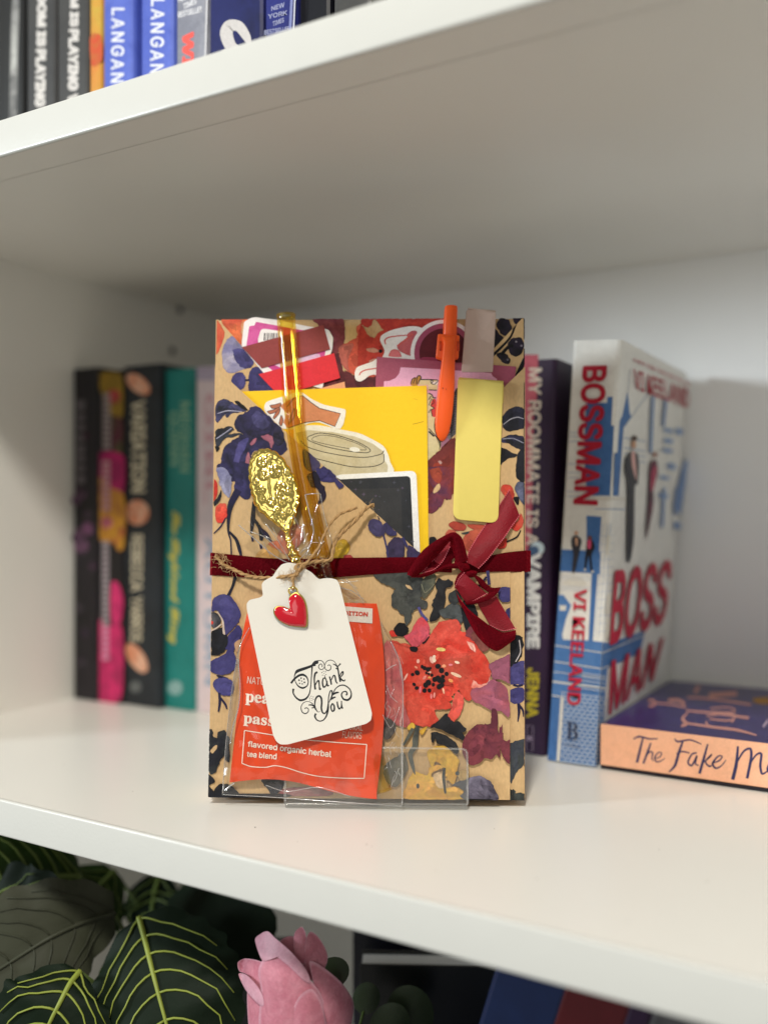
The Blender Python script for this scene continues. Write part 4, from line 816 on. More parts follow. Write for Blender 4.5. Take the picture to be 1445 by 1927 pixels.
# striped bow stickers and the round one
pts = smooth(B8((250, 440), (270, 380), (235, 300), (250, 255), (330, 215), (450, 188), (520, 186), (570, 200), (600, 230), (560, 330), (530, 480), (250, 480)), True, 4)
th = paper('sticker', 'white sticker with red scalloped bow drawing, beside the round maroon sticker', 'sticker', pts, 0.2, 0.36, C(238, 232, 230), m=GLOSSINK); k = Ink(PP, 0.38); RL = C(206, 92, 88)
k.line(B8((280, 330), (272, 300), (300, 275), (380, 262), (460, 255), (520, 235)), [2, 2.6, 2.6, 2.2, 2, 2], RL); k.poly(B8((370, 350), (400, 310), (450, 290), (450, 250), (490, 222), (530, 228), (520, 300), (495, 420), (400, 390)), C(188, 88, 98), C(206, 104, 104))
for i in range(9): k.dot(*B8((378+i*14, 340-i*11))[0], 2.2, RL)
k.poly(B8((305, 425), (320, 385), (350, 372), (385, 385), (402, 430)), C(224, 120, 124)); k.line(B8((305, 425), (320, 385), (350, 372), (385, 385), (402, 430)), 1.4, RL); k.into(th); th.finish()
pts = smooth(B8((35, 600), (32, 560), (50, 515), (110, 490), (170, 470), (215, 455), (235, 640), (200, 575), (150, 580), (110, 610), (80, 626), (50, 622)), True, 4)
th = paper('sticker', 'white sticker tip with one red line, left of the plum card', 'sticker', pts, 0.2, 0.36, C(238, 232, 230), m=GLOSSINK); k = Ink(PP, 0.38)
k.line(B8((68, 578), (80, 555), (120, 535), (215, 520)), [2, 2.6, 2.4, 2.2], RL); k.into(th); th.finish()
cx, cy = B8((745, 400))[0]
ring = lambda r: [(cx+r*math.cos(2*math.pi*i/48), cy+r*math.sin(2*math.pi*i/48)) for i in range(48)]
th = paper('sticker', 'round white rimmed maroon sticker behind the orange pen', 'sticker', ring(63), 0.45, 0.6, C(240, 234, 232), m=GLOSSINK); k = Ink(PP, 0.62)
k.poly(ring(56), C(158, 70, 98), C(164, 76, 104), sm=False); k.poly(ring(46.5), C(86, 18, 30), C(98, 24, 36), sm=False); k.poly(B8((560, 440), (600, 432), (690, 440), (690, 470), (560, 470)), C(150, 50, 80)); k.into(th); th.finish()
# plum card
th = paper('card', 'plum bordered pink card with ink drawing, standing behind the orange pen', 'card', [(709, 671), (971, 689.5), (960, 800), (940, 900), (700, 880)], 0.9, 1.25, C(160, 76, 98), C(166, 82, 104))
k = Ink(PP, 1.27)
k.poly(G7((155, 400), (163, 268), (240, 262), (320, 225), (370, 160), (390, 78), (900, 105), (1445, 142), (1620, 158), (1640, 200), (1700, 240), (1600, 1500), (100, 1500)), C(232, 168, 196), C(236, 174, 200), sm=False)
k.poly(G7((525, 320), (540, 240), (580, 215), (620, 215), (640, 190), (668, 215), (665, 245), (620, 310), (625, 340)), C(186, 128, 56), C(200, 146, 74)); k.line(G7((528, 310), (545, 245), (585, 220), (560, 300)), 1.6, INKB); k.line(G7((605, 310), (612, 215), (645, 190), (668, 220), (640, 265), (625, 310)), 1.8, INKB)
k.poly(G7((630, 320), (660, 240), (900, 250), (885, 395), (760, 390), (760, 320)), C(226, 206, 156), sm=False); k.line(G7((655, 245), (800, 246), (895, 255), (880, 290)), 2, INKB)
k.poly(G7((800, 260), (850, 275), (895, 260), (885, 320), (820, 300)), C(240, 226, 214)); k.line(G7((800, 300), (830, 265), (800, 255), (810, 300), (850, 310), (890, 270)), 1.4, INKB); k.line(G7((770, 385), (880, 390)), 1.8, INKB, sm=False)
k.poly(G7((740, 430), (800, 440), (850, 500), (860, 780), (860, 1000), (940, 1100), (930, 1220), (740, 1360)), C(214, 200, 150), C(222, 210, 164), sm=False)
k.line(G7((770, 430), (815, 455), (830, 490), (870, 495)), 2.2, INKB); k.line(G7((770, 520), (800, 470)), 1.8, INKB); k.line(G7((770, 600), (810, 500)), 1.4, INKB); k.line(G7((770, 700), (800, 645)), 1.4, INKB); k.line(G7((770, 910), (840, 985), (890, 1050), (925, 1110), (915, 1215)), 1.6, INKB); k.line(G7((772, 950), (845, 1020)), 3.2, INKB, sm=False)
k.poly(G7((820, 515), (870, 520), (870, 620), (860, 750), (815, 740), (805, 660), (840, 630), (795, 600)), C(206, 64, 60)); k.line(G7((820, 515), (840, 560), (795, 600), (845, 635), (805, 660), (820, 745)), 1.5, INKB)
k.line(G7((860, 770), (850, 900), (880, 1010), (940, 1090), (1010, 1030)), 2, INKB)
k.poly(G7((1120, 410), (1180, 400), (1180, 1080), (1100, 1080), (1070, 1000), (1060, 880), (1095, 700), (1100, 560)), C(52, 50, 54), C(120, 116, 122))
for y in range(430, 1060, 34): k.line(G7((1090-14*math.sin(y), y+40), (1120, y+14), (1165, y+20)), 1.3, INKB if y % 68 else C(214, 206, 214))
k.poly(G7((1020, 1000), (1060, 960), (1085, 1010), (1080, 1080), (1060, 1085)), C(170, 166, 172)); k.line(G7((1020, 1000), (1060, 960), (1085, 1010), (1075, 1090)), 1.6, INKB); k.line(G7((1030, 1010), (1065, 990), (1075, 1060)), 1, INKB)
k.into(th); th.finish()
# yellow card
th = Thing('card', 'bright yellow card standing in the pocket behind the left flap', 'card'); sh = slab(PP, [(448, 736.5), (803, 725), (807, 1100), (700, 1110), (470, 800)], 2.4, 2.9)
th.body(sh, YCARD); k = Ink(PP, 2.92); k.line([(776, 798), (782, 797), (797, 793)], 0.9, C(150, 120, 20)); k.line([(777, 750), (786, 752)], 0.6, C(190, 150, 26), sm=False); k.into(th, 'pen_mark'); th.finish()
pts = smooth(A((530, 950), (545, 890), (620, 860), (720, 830), (810, 800), (860, 810), (930, 860), (1040, 910), (1180, 940), (1222, 965), (1175, 1115), (1000, 1060), (900, 1070), (800, 1120), (680, 1110), (640, 1090), (560, 1000)), True, 3)
th = paper('sticker', 'white edged sticker of a tan hand and wrist on the yellow card', 'sticker', pts, 2.95, 3.1, C(240, 234, 228), m=GLOSSINK); k = Ink(PP, 3.12); TAN = C(204, 130, 88)
k.poly(A((660, 920), (720, 880), (800, 835), (860, 835), (920, 890), (1000, 940), (1178, 985), (1130, 1095), (1000, 1045), (880, 1060), (800, 1085), (730, 1110), (690, 1060), (720, 980)), TAN, C(212, 140, 98), sm=False)
k.line(A((800, 835), (860, 835), (930, 892), (1000, 940), (1178, 985), (1130, 1095), (1000, 1045), (880, 1060), (800, 1085), (730, 1110)), 1.4, INKB, sm=False)
for q in (((575, 915), (620, 908), (670, 895), (660, 930), (600, 942)), ((555, 965), (610, 950), (662, 930), (640, 965), (580, 988)), ((605, 1020), (630, 970), (665, 940), (655, 985), (615, 1030)), ((655, 1070), (672, 1000), (690, 1040), (675, 1090))): k.poly(A(*q), C(178, 106, 76)); k.line(A(*q), 1, INKB, closed=True)
k.line(A((720, 930), (760, 880), (785, 850)), 1.2, INKB); k.line(A((735, 1080), (760, 1000), (785, 940), (790, 1000), (750, 1060)), 1.4, INKB); k.into(th); th.finish()
pts = smooth(A((780, 1130), (850, 1090), (1000, 1085), (1180, 1120), (1330, 1150), (1440, 1200), (1540, 1260), (1580, 1330), (1600, 1400), (1625, 1500), (1400, 1640), (1000, 1640), (800, 1400)), True, 3)
th = paper('sticker', 'beige takeaway cup lid sticker below the hand sticker', 'sticker', pts, 3.14, 3.3, C(236, 230, 214), m=GLOSSINK); k = Ink(PP, 3.32); BE = C(196, 182, 146)
k.poly(A((800, 1150), (900, 1125), (1100, 1140), (1300, 1180), (1450, 1240), (1545, 1310), (1545, 1370), (1580, 1430), (1560, 1640), (900, 1640), (840, 1300), (830, 1230)), BE, C(206, 194, 162), sm=False)
k.line(A((840, 1215), (900, 1270), (1050, 1315), (1250, 1350), (1400, 1356), (1520, 1330), (1545, 1300)), 1.4, INKB); k.line(A((930, 1170), (1000, 1150), (1150, 1170), (1330, 1230), (1428, 1290), (1400, 1318), (1250, 1305), (1050, 1265), (910, 1215), (900, 1185)), 1.4, INKB, closed=True); k.line(A((950, 1185), (1020, 1168), (1150, 1185), (1320, 1240), (1400, 1290), (1300, 1290), (1100, 1255), (940, 1215)), 1, INKB, closed=True)
k.line(A((960, 1365), (1100, 1400), (1280, 1438), (1450, 1435), (1540, 1400), (1545, 1330)), 1.4, INKB); k.dot(*A((1298, 1290))[0], 10, C(236, 232, 220), None, 4.4, 0.15); k.into(th); th.finish()
pts = rounded([(640, 893), (783, 885.5), (793, 1100), (700, 1100), (620, 900)], [2, 12, 2, 2, 2])
th = paper('sticker', 'black star speckled sticker with rounded white border on the yellow card', 'sticker', pts, 3.34, 3.44, C(240, 238, 234), m=GLOSSINK); k = Ink(PP, 3.45, step=0.002)
k.poly(rounded([(640, 902), (772, 895.5), (782, 1110), (700, 1110), (600, 880)], [1, 8, 1, 1, 1]), C(34, 36, 40), C(44, 45, 48), sm=False); k.poly([(640, 921), (754, 918), (760, 1100), (680, 1090)], C(46, 46, 47), C(54, 53, 54), sm=False)
random.seed(5)
for i in range(46):
    x = random.uniform(660, 776); y = random.uniform(900, 1040)
    if y < 900+(x-700)*0.0 or y > 905+(x-640)*0.93: continue
    r = random.uniform(1.2, 4.5); cc = C(70, 70, 82) if random.random() < 0.7 else C(90, 76, 96)
    k.poly([(x, y-r), (x+r*0.2, y-r*0.2), (x+r, y), (x+r*0.2, y+r*0.2), (x, y+r), (x-r*0.2, y+r*0.2), (x-r, y), (x-r*0.2, y-r*0.2)], cc, sm=False)
k.into(th); th.finish()

# ---- leather magnetic bookmarks
def bookmark(label, front, o0, thick, m, top_drop):
    th = Thing('bookmark', label, 'bookmark', None)
    th.part('front_leaf', slab(PP, front, o0, o0+thick, 0.00035), m, smooth=40)
    return th
fr_ = rounded([(861.5, 713), (947, 720.5), (937.5, 985), (852, 977)], [3, 3, 17, 17], 7)
th = bookmark('butter yellow magnetic bookmark clipped over the pocket edge above the bow', fr_, 3.0, 1.3, BUTTER, 0)
th.part('back_leaf', slab(PP, rounded([(864, 715), (948, 722), (947, 760), (863, 752)], 3), 1.4, 2.4, 0.0003), BUTTER, smooth=40)
th.part('fold', tube([PP(863, 715.5, 2.9), PP(905, 719, 2.9), PP(946.5, 722.5, 2.9)], 0.0014, 12), BUTTER, smooth=True); th.finish()
fr_ = rounded([(877.5, 582), (933.5, 587.5), (927, 700), (868, 700)], [4, 4, 2, 2], 4)
th = bookmark('pale blush magnetic bookmark clipped over the top edge of the gift', fr_, 0.62, 1.0, BLUSH, 0)
th.part('back_leaf', slab(PP, rounded([(878, 583), (933, 588), (931, 604), (876, 599)], 3), -1.2, -0.2, 0.0003), BLUSH, smooth=40)
th.part('fold', tube([PP(880, 583.5, 0.3), PP(932, 588.5, 0.3)], 0.0011, 12), BLUSH, smooth=True); th.finish()

# ---- orange pen with its clip
def lofted(st, n=16, flat=0.55):
    v = []
    for (xl, xr, y, off, th_) in st:
        c = PP((xl+xr)/2, y, off); hw = (PP(xr, y, off)-PP(xl, y, off))*0.5
        for i in range(n):
            a = 2*math.pi*i/n; cs, sn = math.cos(a), math.sin(a)
            e = 0.7; px_ = math.copysign(abs(cs)**e, cs); pz_ = math.copysign(abs(sn)**e, sn)
            v.append(c+hw*px_+PN*(th_*0.001*pz_))
    m = len(st); f = [(j*n+i, j*n+(i+1) % n, (j+1)*n+(i+1) % n, (j+1)*n+i) for j in range(m-1) for i in range(n)]
    f += [tuple(range(n-1, -1, -1)), tuple((m-1)*n+i for i in range(n))]
    return (v, f)
B7 = lambda x: 680+x/4.3788
pen = Thing('pen', 'orange plastic pen hooked over the plum card by its clip', 'pen')
pen.part('barrel', lofted([(840, 857, 575.2, 2.6, 1.6), (837, 860.5, 577, 2.6, 2.4), (836, 861, 582, 2.6, 2.7), (834, 860, 610, 2.6, 2.8), (833, 859, 640, 2.6, 2.8), (833, 859, 668, 2.4, 1.0)]), ORANGE, smooth=50)
pen.part('clip_mount', bevelled(slab(PP, [(824, 627), (865, 630), (863, 673), (838, 678), (819.5, 672)], 2.2, 6.2), 0.0009, 3), ORANGE, smooth=40)
pen.part('clip', lofted([(833, 858, 633, 6.0, 0.6), (832, 857.5, 637, 6.4, 1.4), (834.5, 856.5, 646, 6.8, 1.6), (832.5, 856, 665, 6.9, 1.6), (829.5, 856, 690, 6.8, 1.6), (826, 855.5, 715, 6.5, 1.6), (823, 854.5, 742, 6.1, 1.6), (820, 852, 772, 5.6, 1.7), (818.3, 849, 795, 5.2, 1.6), (819.5, 845.5, 812, 4.8, 1.5), (823, 841, 822, 4.6, 1.3), (828, 836, 829, 4.4, 0.7), (831, 833, 830.2, 4.4, 0.3)]), ORANGE, smooth=50)
for x in (829, 862): pen.part('grip_dimple', lofted([(x-2.6, x+2.6, 642, 6.15, 0.12), (x-3, x+3, 650, 6.15, 0.16), (x-2.4, x+2.4, 660, 6.15, 0.12)], 10), mat('dimple_shade', C(196, 62, 16), 0.5), smooth=True)  # darker orange puts the dimples' shade into the colour
k = Ink(PP, 8.25); k.dot(833, 730, 1.7, C(120, 40, 20), None, 0.9, 0.3); k.dot(839.5, 732, 0.8, C(120, 40, 20)); k.into(pen, 'scuff_mark'); pen.finish()

# ============================================================ velvet ribbon
rib = Thing('ribbon', 'dark red velvet ribbon tied round the gift in a loose bow', 'ribbon')
def P3(f, pts, offs):
    q = f(*pts); offs = offs if hasattr(offs, '__len__') else [offs]*len(q)
    s = smooth([(a[0], a[1], o) for a, o in zip(q, offs)], False, 6); return [PP(x, y, o) for x, y, o in s]
idn = lambda *p: list(p)
def strip(name, f, pa, pb, oa, ob, m, bulge=0.0, parent=None, edge=True):
    a, b_ = P3(f, pa, oa), P3(f, pb, ob); d = rib.part(name, ruled(a, b_, 7, bulge, PN), m, parent, smooth=True)
    if edge and m is SATIN:
        for e in (a, b_): 
            for i in range(0, len(e)-1): pass
        st = fresh()
        for e in (a, b_):
            tot = 0.0; step = 0.00095
            for i in range(len(e)-1):
                seg_ = (e[i+1]-e[i]).length
                while tot < seg_:
                    p = e[i].lerp(e[i+1], tot/seg_); dr = (e[i+1]-e[i]).normalized()
                    add(st, tube([p+PN*0.0002, p+dr*0.00055+PN*0.0002], 0.00028, 5)); tot += step
                tot -= seg_
        rib.part('edge_stitching', st, STITCH, d, kind='stuff')
    return d
wl = PP(397, 1062, 0)-PN*0.012
def band(pa, pb, off): return strip('band', idn, pa, pb, off, off, VELVET, 0.0009)
ba = [(400, 1040), (440, 1044), (500, 1050), (560, 1052), (640, 1050), (720, 1049), (800, 1049), (850, 1056)]; bb = [(399, 1083), (440, 1085), (500, 1090), (560, 1092), (640, 1086), (720, 1080), (800, 1076), (850, 1078)]
band(ba, bb, [4.0, 4.3, 4.6, 4.8, 4.8, 4.6, 4.5, 4.6])
band([(870, 1062), (905, 1050), (950, 1040), (988, 1036), (993, 1036)], [(880, 1080), (912, 1077), (950, 1076), (988, 1077), (993, 1076)], [4.8, 4.4, 4.0, 2.6, 0.5])
for (xa, ya, xb, yb, s_) in ((400, 1040, 399, 1083, -1), (993, 1036, 993, 1076, 1)):
    o_ = 4.0 if s_ < 0 else 0.5
    e0, e1 = PP(xa, ya, o_), PP(xb, yb, o_); sd = UX*(0.0018*s_)
    A_ = [e0, e0+sd*0.7-PN*0.0012, e0+sd-PN*0.004, e0+sd-PN*0.014, e0+sd*0.6-PN*0.026]; B_ = [e1, e1+sd*0.7-PN*0.0012, e1+sd-PN*0.004, e1+sd-PN*0.014, e1+sd*0.6-PN*0.026]
    rib.part('side_band', ruled(A_, B_, 4), VELVET, smooth=True)
# left loop
strip('loop', D, [(495, 862), (560, 800), (640, 700), (735, 590)], [(505, 868), (600, 840), (670, 770), (725, 660)], [5.0, 4.8, 4.8, 5.0], [5.2, 5.2, 5.4, 5.4], SATIN, 0.0002)
strip('loop', D, [(374, 882), (412, 806), (512, 676), (634, 588), (752, 532), (822, 570), (856, 664), (880, 765)], [(440, 908), (500, 858), (585, 770), (675, 672), (728, 606), (744, 640), (756, 700), (780, 800)], [5.5, 8, 10, 11.5, 12.5, 12, 10, 7.5], [5.2, 6.2, 7.5, 8.5, 9.5, 9, 8, 7], VELVET, 0.0022)
strip('loop', D, [(440, 890), (510, 872), (620, 838), (700, 800), (800, 780)], [(395, 905), (500, 905), (580, 882), (680, 838), (800, 832)], [5.2, 6, 6.4, 6.6, 7], [5.0, 5.4, 5.6, 6, 6.6], VELVET, 0.0012)
strip('loop', idn, [(822, 1066), (836, 1040), (846, 1016), (853, 1011), (866, 1024), (878, 1046)], [(838, 1074), (846, 1062), (852, 1052), (858, 1050), (866, 1056), (876, 1062)], 4.95, [4.9, 4.9, 5, 5, 5.4, 6], VELVET, 0.0004)
# upper right tail with the satin side out
strip('tail', D, [(868, 780), (880, 705), (920, 630), (1000, 505), (1100, 365), (1180, 245), (1215, 190)], [(962, 832), (1040, 752), (1115, 655), (1180, 570), (1240, 480), (1295, 405), (1300, 385)], [7.5, 7.0, 5.6, 2.9, 2.75, 2.75, 2.75], [7.0, 7.6, 6.8, 5.6, 4.4, 3.2, 2.9], SATIN, 0.0012)
# lower tail: satin, a twist of velvet, satin again, and the velvet fold at its end
strip('tail', D, [(772, 985), (800, 920), (845, 868)], [(872, 1128), (960, 1080), (1032, 1040)], [4.6, 5.6, 7], [4.8, 5.8, 6.2], SATIN, 0.0014)
strip('tail', D, [(952, 1118), (1000, 1095), (1112, 1060)], [(1060, 1300), (1165, 1345), (1268, 1325)], [5.2, 5.4, 5.6], [4.8, 5.0, 5.6], SATIN, -0.0009)
strip('tail', D, [(905, 875), (980, 905), (1065, 985), (1148, 985)], [(935, 905), (985, 985), (1045, 1030), (1030, 1060)], [7.5, 7.4, 7.0, 6.6], [7, 6.6, 6.4, 6.4], VELVET, 0.0005)
strip('tail', D, [(1148, 985), (1118, 1040), (1040, 1095), (940, 1125), (868, 1132)], [(1030, 1050), (1010, 1060), (960, 1084), (900, 1106), (850, 1112)], [6.6, 7.4, 7.4, 6.6, 5.6], [6.4, 6.6, 6.6, 6.0, 5.4], VELVET, 0.0006)
strip('tail', D, [(768, 985), (790, 1045), (850, 1130), (900, 1182), (990, 1252), (1080, 1318), (1170, 1358), (1272, 1338)], [(766, 960), (800, 1100), (840, 1170), (880, 1260), (940, 1370), (1030, 1468), (1125, 1512), (1258, 1420)], [5.0, 5.4, 5.8, 6.2, 6.6, 6.8, 6.8, 6.4], [4.4, 4.4, 4.4, 4.6, 4.8, 5.0, 5.4, 5.8], VELVET, 0.0034)
strip('tail', D, [(770, 972), (815, 905), (850, 868)], [(764, 958), (790, 890), (838, 845)], [5.2, 6, 7.4], [4.8, 5.6, 7], VELVET, 0.0003)
# knot
def puff(name, f, pts, o, h, m):
    q = smooth(f(*pts), True, 4); cx_ = sum(p[0] for p in q)/len(q); cy_ = sum(p[1] for p in q)/len(q); v = []; n = len(q); R = 6
    for j in range(R):
        t = j/R
        for x, y in q: v.append(PP(cx_+(x-cx_)*(1-t), cy_+(y-cy_)*(1-t), o+h*math.sin(math.pi/2*min(1, t*1.25))))
    v.append(PP(cx_, cy_, o+h)); f_ = [(j*n+i, j*n+(i+1) % n, (j+1)*n+(i+1) % n, (j+1)*n+i) for j in range(R-1) for i in range(n)]+[((R-1)*n+i, (R-1)*n+(i+1) % n, R*n) for i in range(n)]
    return rib.part(name, (v, f_), m, smooth=True)
puff('knot', D, ((765, 790), (785, 750), (850, 762), (892, 800), (888, 850), (845, 868), (800, 835)), 6.2, 3.4, VELVET)
puff('knot', D, ((840, 868), (880, 850), (940, 848), (955, 872), (930, 902), (870, 905)), 6.0, 2.8, VELVET)
rib.finish()

# ============================================================ acrylic stand
st = Thing('display_stand', 'clear acrylic stand with low front lip holding the wrapped gift upright', 'stand')
lip = rounded([(537, 1404), (879, 1410), (880, 1515), (536, 1513)], [3, 11, 3, 3], 5)
st.part('front_lip', slab(PP, lip, 6.2, 7.8, 0.0), ACRYL)
lp = [PP(x, y, 7.0) for x, y in lip]
st.part('lip_edge', tube(lp+[lp[0]], 0.0005, 6, False), ACEDGE, smooth=True)
zb = min(p.z for p in lp)
a0, a1 = PP(536, 1513.5, 7.9), PP(880, 1515.5, 7.9); hb = Vector((HB.x, HB.y, 0)); a0.z = a1.z = 0.0003
st.part('base_plate', bevelled(box(a0, a1-a0, hb*0.040, Vector((0, 0, 0.0016))), 0.0004, 1), ACEDGE)
st.finish()

# ============================================================ tea sachet
def bil(q, u, v): return tuple((q[0][i]*(1-u)+q[1][i]*u)*(1-v)+(q[3][i]*(1-u)+q[2][i]*u)*v for i in (0, 1))
SQ = [(470, 1130), (703, 1136), (709, 1502.5), (432, 1471)]
def sach_xy(u, v):
    x, y = bil(SQ, u, v)
    x += -12*math.sin(math.pi*min(1, max(0, (v-0.02)/0.5)))*(1-u)**3*0.6+22*u**2*math.sin(math.pi*min(1, v*0.98+0.06))**0.8*(1-0.35*v)
    x += (-14)*(1-u)*math.exp(-((v-0.2)/0.12)**2)*0
    y += (10*math.sin(math.pi*u)*v**6)*(-0.9)+6*math.sin(2*math.pi*u*1.0+2.8)*v**8
    return x, y
def sach_off(x, y):
    u = min(1, max(0, (x-440)/285)); v = min(1, max(0, (y-1130)/350))
    o = 8.6+3.4*math.sin(math.pi*u)**0.7*math.sin(math.pi*min(1, v*1.02))**0.6
    p = Vector((x*0.013, y*0.008, 0.3)); o += 1.1*noise.noise(p)+0.7*noise.noise(Vector((x*0.04+y*0.012, y*0.016-x*0.01, 4.0)))
    o += 0.55*math.exp(-((x-(505+0.42*(y-1380)))/9)**2)*(1 if y > 1330 else max(0, 1-(1330-y)/60))-0.5*math.exp(-((x-(470+0.3*(y-1400)))/7)**2)*math.exp(-((y-1420)/60)**2)
    o += 0.8*(1-abs(noise.noise(Vector((x*0.022-y*0.013, y*0.007+x*0.006, 12.0))))*3.2)*math.sin(math.pi*u)**0.5*(0.4+0.6*abs(2*u-1))
    if v > 0.93: o -= (v-0.93)*14*(1+0.6*math.sin(x*0.05))
    if u > 0.93: o -= (u-0.93)*10
    return o
SACH = mat('sachet_foil', C(224, 70, 26), 0.30, spec=0.5, coat=0.25, bump=0.15, bscale=120, var=0.05, vscale=45)
sc = Thing('tea_sachet', 'orange red sealed tea sachet with white print inside the clear bag', 'tea sachet')
face = sc.part('front_panel', grid(lambda u, v: PP(*sach_xy(u, v), sach_off(*sach_xy(u, v))), 56, 72), SACH, smooth=True)
sc.part('back_panel', grid(lambda u, v: PP(*sach_xy(u, v), min(sach_off(*sach_xy(u, v))-0.15, 17.0-sach_off(*sach_xy(u, v)))), 30, 36), SACH, smooth=True)
k = Ink(PP, lambda x, y: sach_off(x, y)+0.22); WT = C(240, 222, 206); WT2 = C(232, 190, 172)
k.text('NATURAL', [E((382, 390))[0], E((640, 420))[0], E((640, 356))[0], E((388, 330))[0]], WT2, bold=0.01)
k.text('peach', [E((368, 542))[0], E((716, 580))[0], E((722, 384))[0], E((374, 345))[0]], WT, 'serif', 0.012, cap=0.95)
k.text('passion', [E((352, 722))[0], E((800, 776))[0], E((806, 592))[0], E((362, 545))[0]], WT, 'serif', 0.012, cap=0.95)
def lines(P_, wd, f=E):
    q = f(*P_)
    for i in range(len(q)-1):
        n_ = 14; k.line([(q[i][0]+(q[i+1][0]-q[i][0])*j/n_, q[i][1]+(q[i+1][1]-q[i][1])*j/n_) for j in range(n_+1)], wd, WT, sm=False)
lines([(362, 790), (620, 832), (900, 872), (1150, 893), (1400, 910)], 1.7); lines([(1400, 910), (1378, 1198)], 1.7); lines([(362, 790), (340, 1070)], 1.7)
k.line(E((340, 1070), (420, 1098), (540, 1104), (620, 1090), (720, 1108), (850, 1150), (1000, 1182), (1200, 1196), (1378, 1198)), 1.7, WT)
k.text('flavored organic herbal', [E((388, 926))[0], E((1098, 1018))[0], E((1102, 948))[0], E((394, 862))[0]], WT, bold=0.022, cap=0.73)
k.text('tea blend', [E((380, 1012))[0], E((634, 1036))[0], E((638, 968))[0], E((386, 950))[0]], WT, bold=0.022, cap=0.73)
k.text('NATURAL', [E((1150, 775))[0], E((1366, 795))[0], E((1370, 735))[0], E((1156, 715))[0]], WT2, bold=0.008); k.text('FLAVORS', [E((1192, 855))[0], E((1355, 866))[0], E((1360, 806))[0], E((1196, 794))[0]], WT2, bold=0.008)
pp_ = [(640, 1141), (668, 1143), (702, 1145.5), (701.5, 1173.5), (668, 1170), (640, 1167)]
for i in range(5):
    x0 = 630+i*14.2; x1 = x0+14.2; f0 = lambda x: 1140.5+(x-640)*0.08; k.poly([(x0, f0(x0)), (x1, f0(x1)), (x1-0.4, f0(x1)+28), (x0-0.4, f0(x0)+28)], C(226, 216, 204), sm=False)
k.k += 30; k.text('EDITION', [(640, 1157.5), (692, 1160.5), (692.5, 1152.2), (640, 1149)], C(206, 66, 44), bold=0.03)
k.into(sc, 'print', face); sc.finish()

# ============================================================ amber glass straw
AMB = film_mat('amber_glass', (0.93, 0.60, 0.12, 1), 0.025, 0.03, edge=0.22)
def amber():
    m = AMB; t = m.node_tree; n = t.nodes; L = t.links
    tr = next(x for x in n if x.type == 'BSDF_TRANSPARENT'); lw = n.new('ShaderNodeLayerWeight'); lw.inputs[0].default_value = 0.5
    cr = n.new('ShaderNodeValToRGB'); cr.color_ramp.elements[0].color = (0.998, 0.925, 0.56, 1); cr.color_ramp.elements[1].position = 0.95; cr.color_ramp.elements[1].color = (0.95, 0.66, 0.14, 1)
    e = cr.color_ramp.elements.new(0.62); e.color = (0.995, 0.89, 0.44, 1)
    L.new(lw.outputs['Facing'], cr.inputs[0]); L.new(cr.outputs[0], tr.inputs[0])
amber()
cen = smooth([(538, 593, 8.6), (541, 640, 8.6), (546, 700, 8.6), (551, 760, 8.6), (557, 815, 8.5), (566, 870, 8.2), (580, 940, 7.6), (600, 1030, 7.0), (640, 1180, 6.0), (690, 1370, 5.6), (721, 1486, 5.4)], False, 7)
cen = [PP(x, y, o) for x, y, o in cen]
sw = Thing('drinking_straw', 'bent amber glass drinking straw standing in front of the yellow card', 'drinking straw')
RS = 0.0041
def bulge(i, n): t = i/(n-1); return RS*(1.06 if t < 0.01 else 1.0)*(1+0.07*math.exp(-((t-0.27)/0.03)**2))
n_ = len(cen)
sw.part('outer_wall', tube(cen, [bulge(i, n_) for i in range(n_)], 28, False), AMB, smooth=True)
sw.part('inner_wall', tube(cen, [bulge(i, n_)*0.74 for i in range(n_)], 24, False), AMB, smooth=True)
for nm, i0, i1 in (('rim', 0, 1), ('rim', n_-1, n_-2)):
    d = (cen[i0]-cen[i1]).normalized(); r0 = d.orthogonal().normalized(); r1 = d.cross(r0)
    sw.part(nm, tube([cen[i0]+(r0*math.cos(a)+r1*math.sin(a))*RS*0.9 for a in [2*math.pi*i/24 for i in range(25)]], 0.00065, 8, False), AMB, smooth=True)
sw.finish()

# ============================================================ gold spoon with an embossed handle
S6 = crop(440, 840, 6.568)
OUT = S6((375, 35), (300, 55), (240, 110), (205, 180), (190, 270), (190, 370), (205, 460), (212, 540), (240, 620), (270, 720), (330, 800), (420, 880), (500, 945), (580, 1010), (640, 1075), (668, 1100), (690, 1040), (720, 940), (760, 840), (785, 740), (805, 640), (795, 540), (760, 430), (720, 340), (680, 270), (620, 170), (540, 90), (460, 45))
OUT = smooth(OUT, True, 6); OC = S6((480, 520))[0]
# scalloped rim
OUT2 = []
for i, (x, y) in enumerate(OUT):
    l = math.hypot(x-OC[0], y-OC[1]); w_ = 1+2.6*abs(math.sin(i*math.pi/7))**0.7/l
    OUT2.append((OC[0]+(x-OC[0])*w_, OC[1]+(y-OC[1])*w_))
FLW = [(S6((x, y))[0], r/6.568, n, h) for x, y, r, n, h in ((575, 510, 78, 9, 1.0), (370, 345, 80, 12, 1.0), (510, 315, 85, 3, 1.1), (350, 195, 75, 5, 0.9), (560, 600, 55, 7, 0.8), (670, 560, 55, 6, 0.9), (470, 690, 62, 6, 0.9), (600, 690, 60, 7, 0.9), (330, 545, 70, 4, 0.8), (350, 650, 50, 5, 0.8), (540, 790, 55, 6, 0.8), (690, 800, 50, 7, 0.8), (500, 870, 42, 5, 0.7), (610, 850, 45, 5, 0.7), (660, 320, 52, 5, 0.8), (700, 430, 50, 6, 0.8), (440, 130, 45, 4, 0.7), (560, 180, 45, 4, 0.6), (690, 660, 45, 6, 0.7), (270, 440, 45, 5, 0.7))]
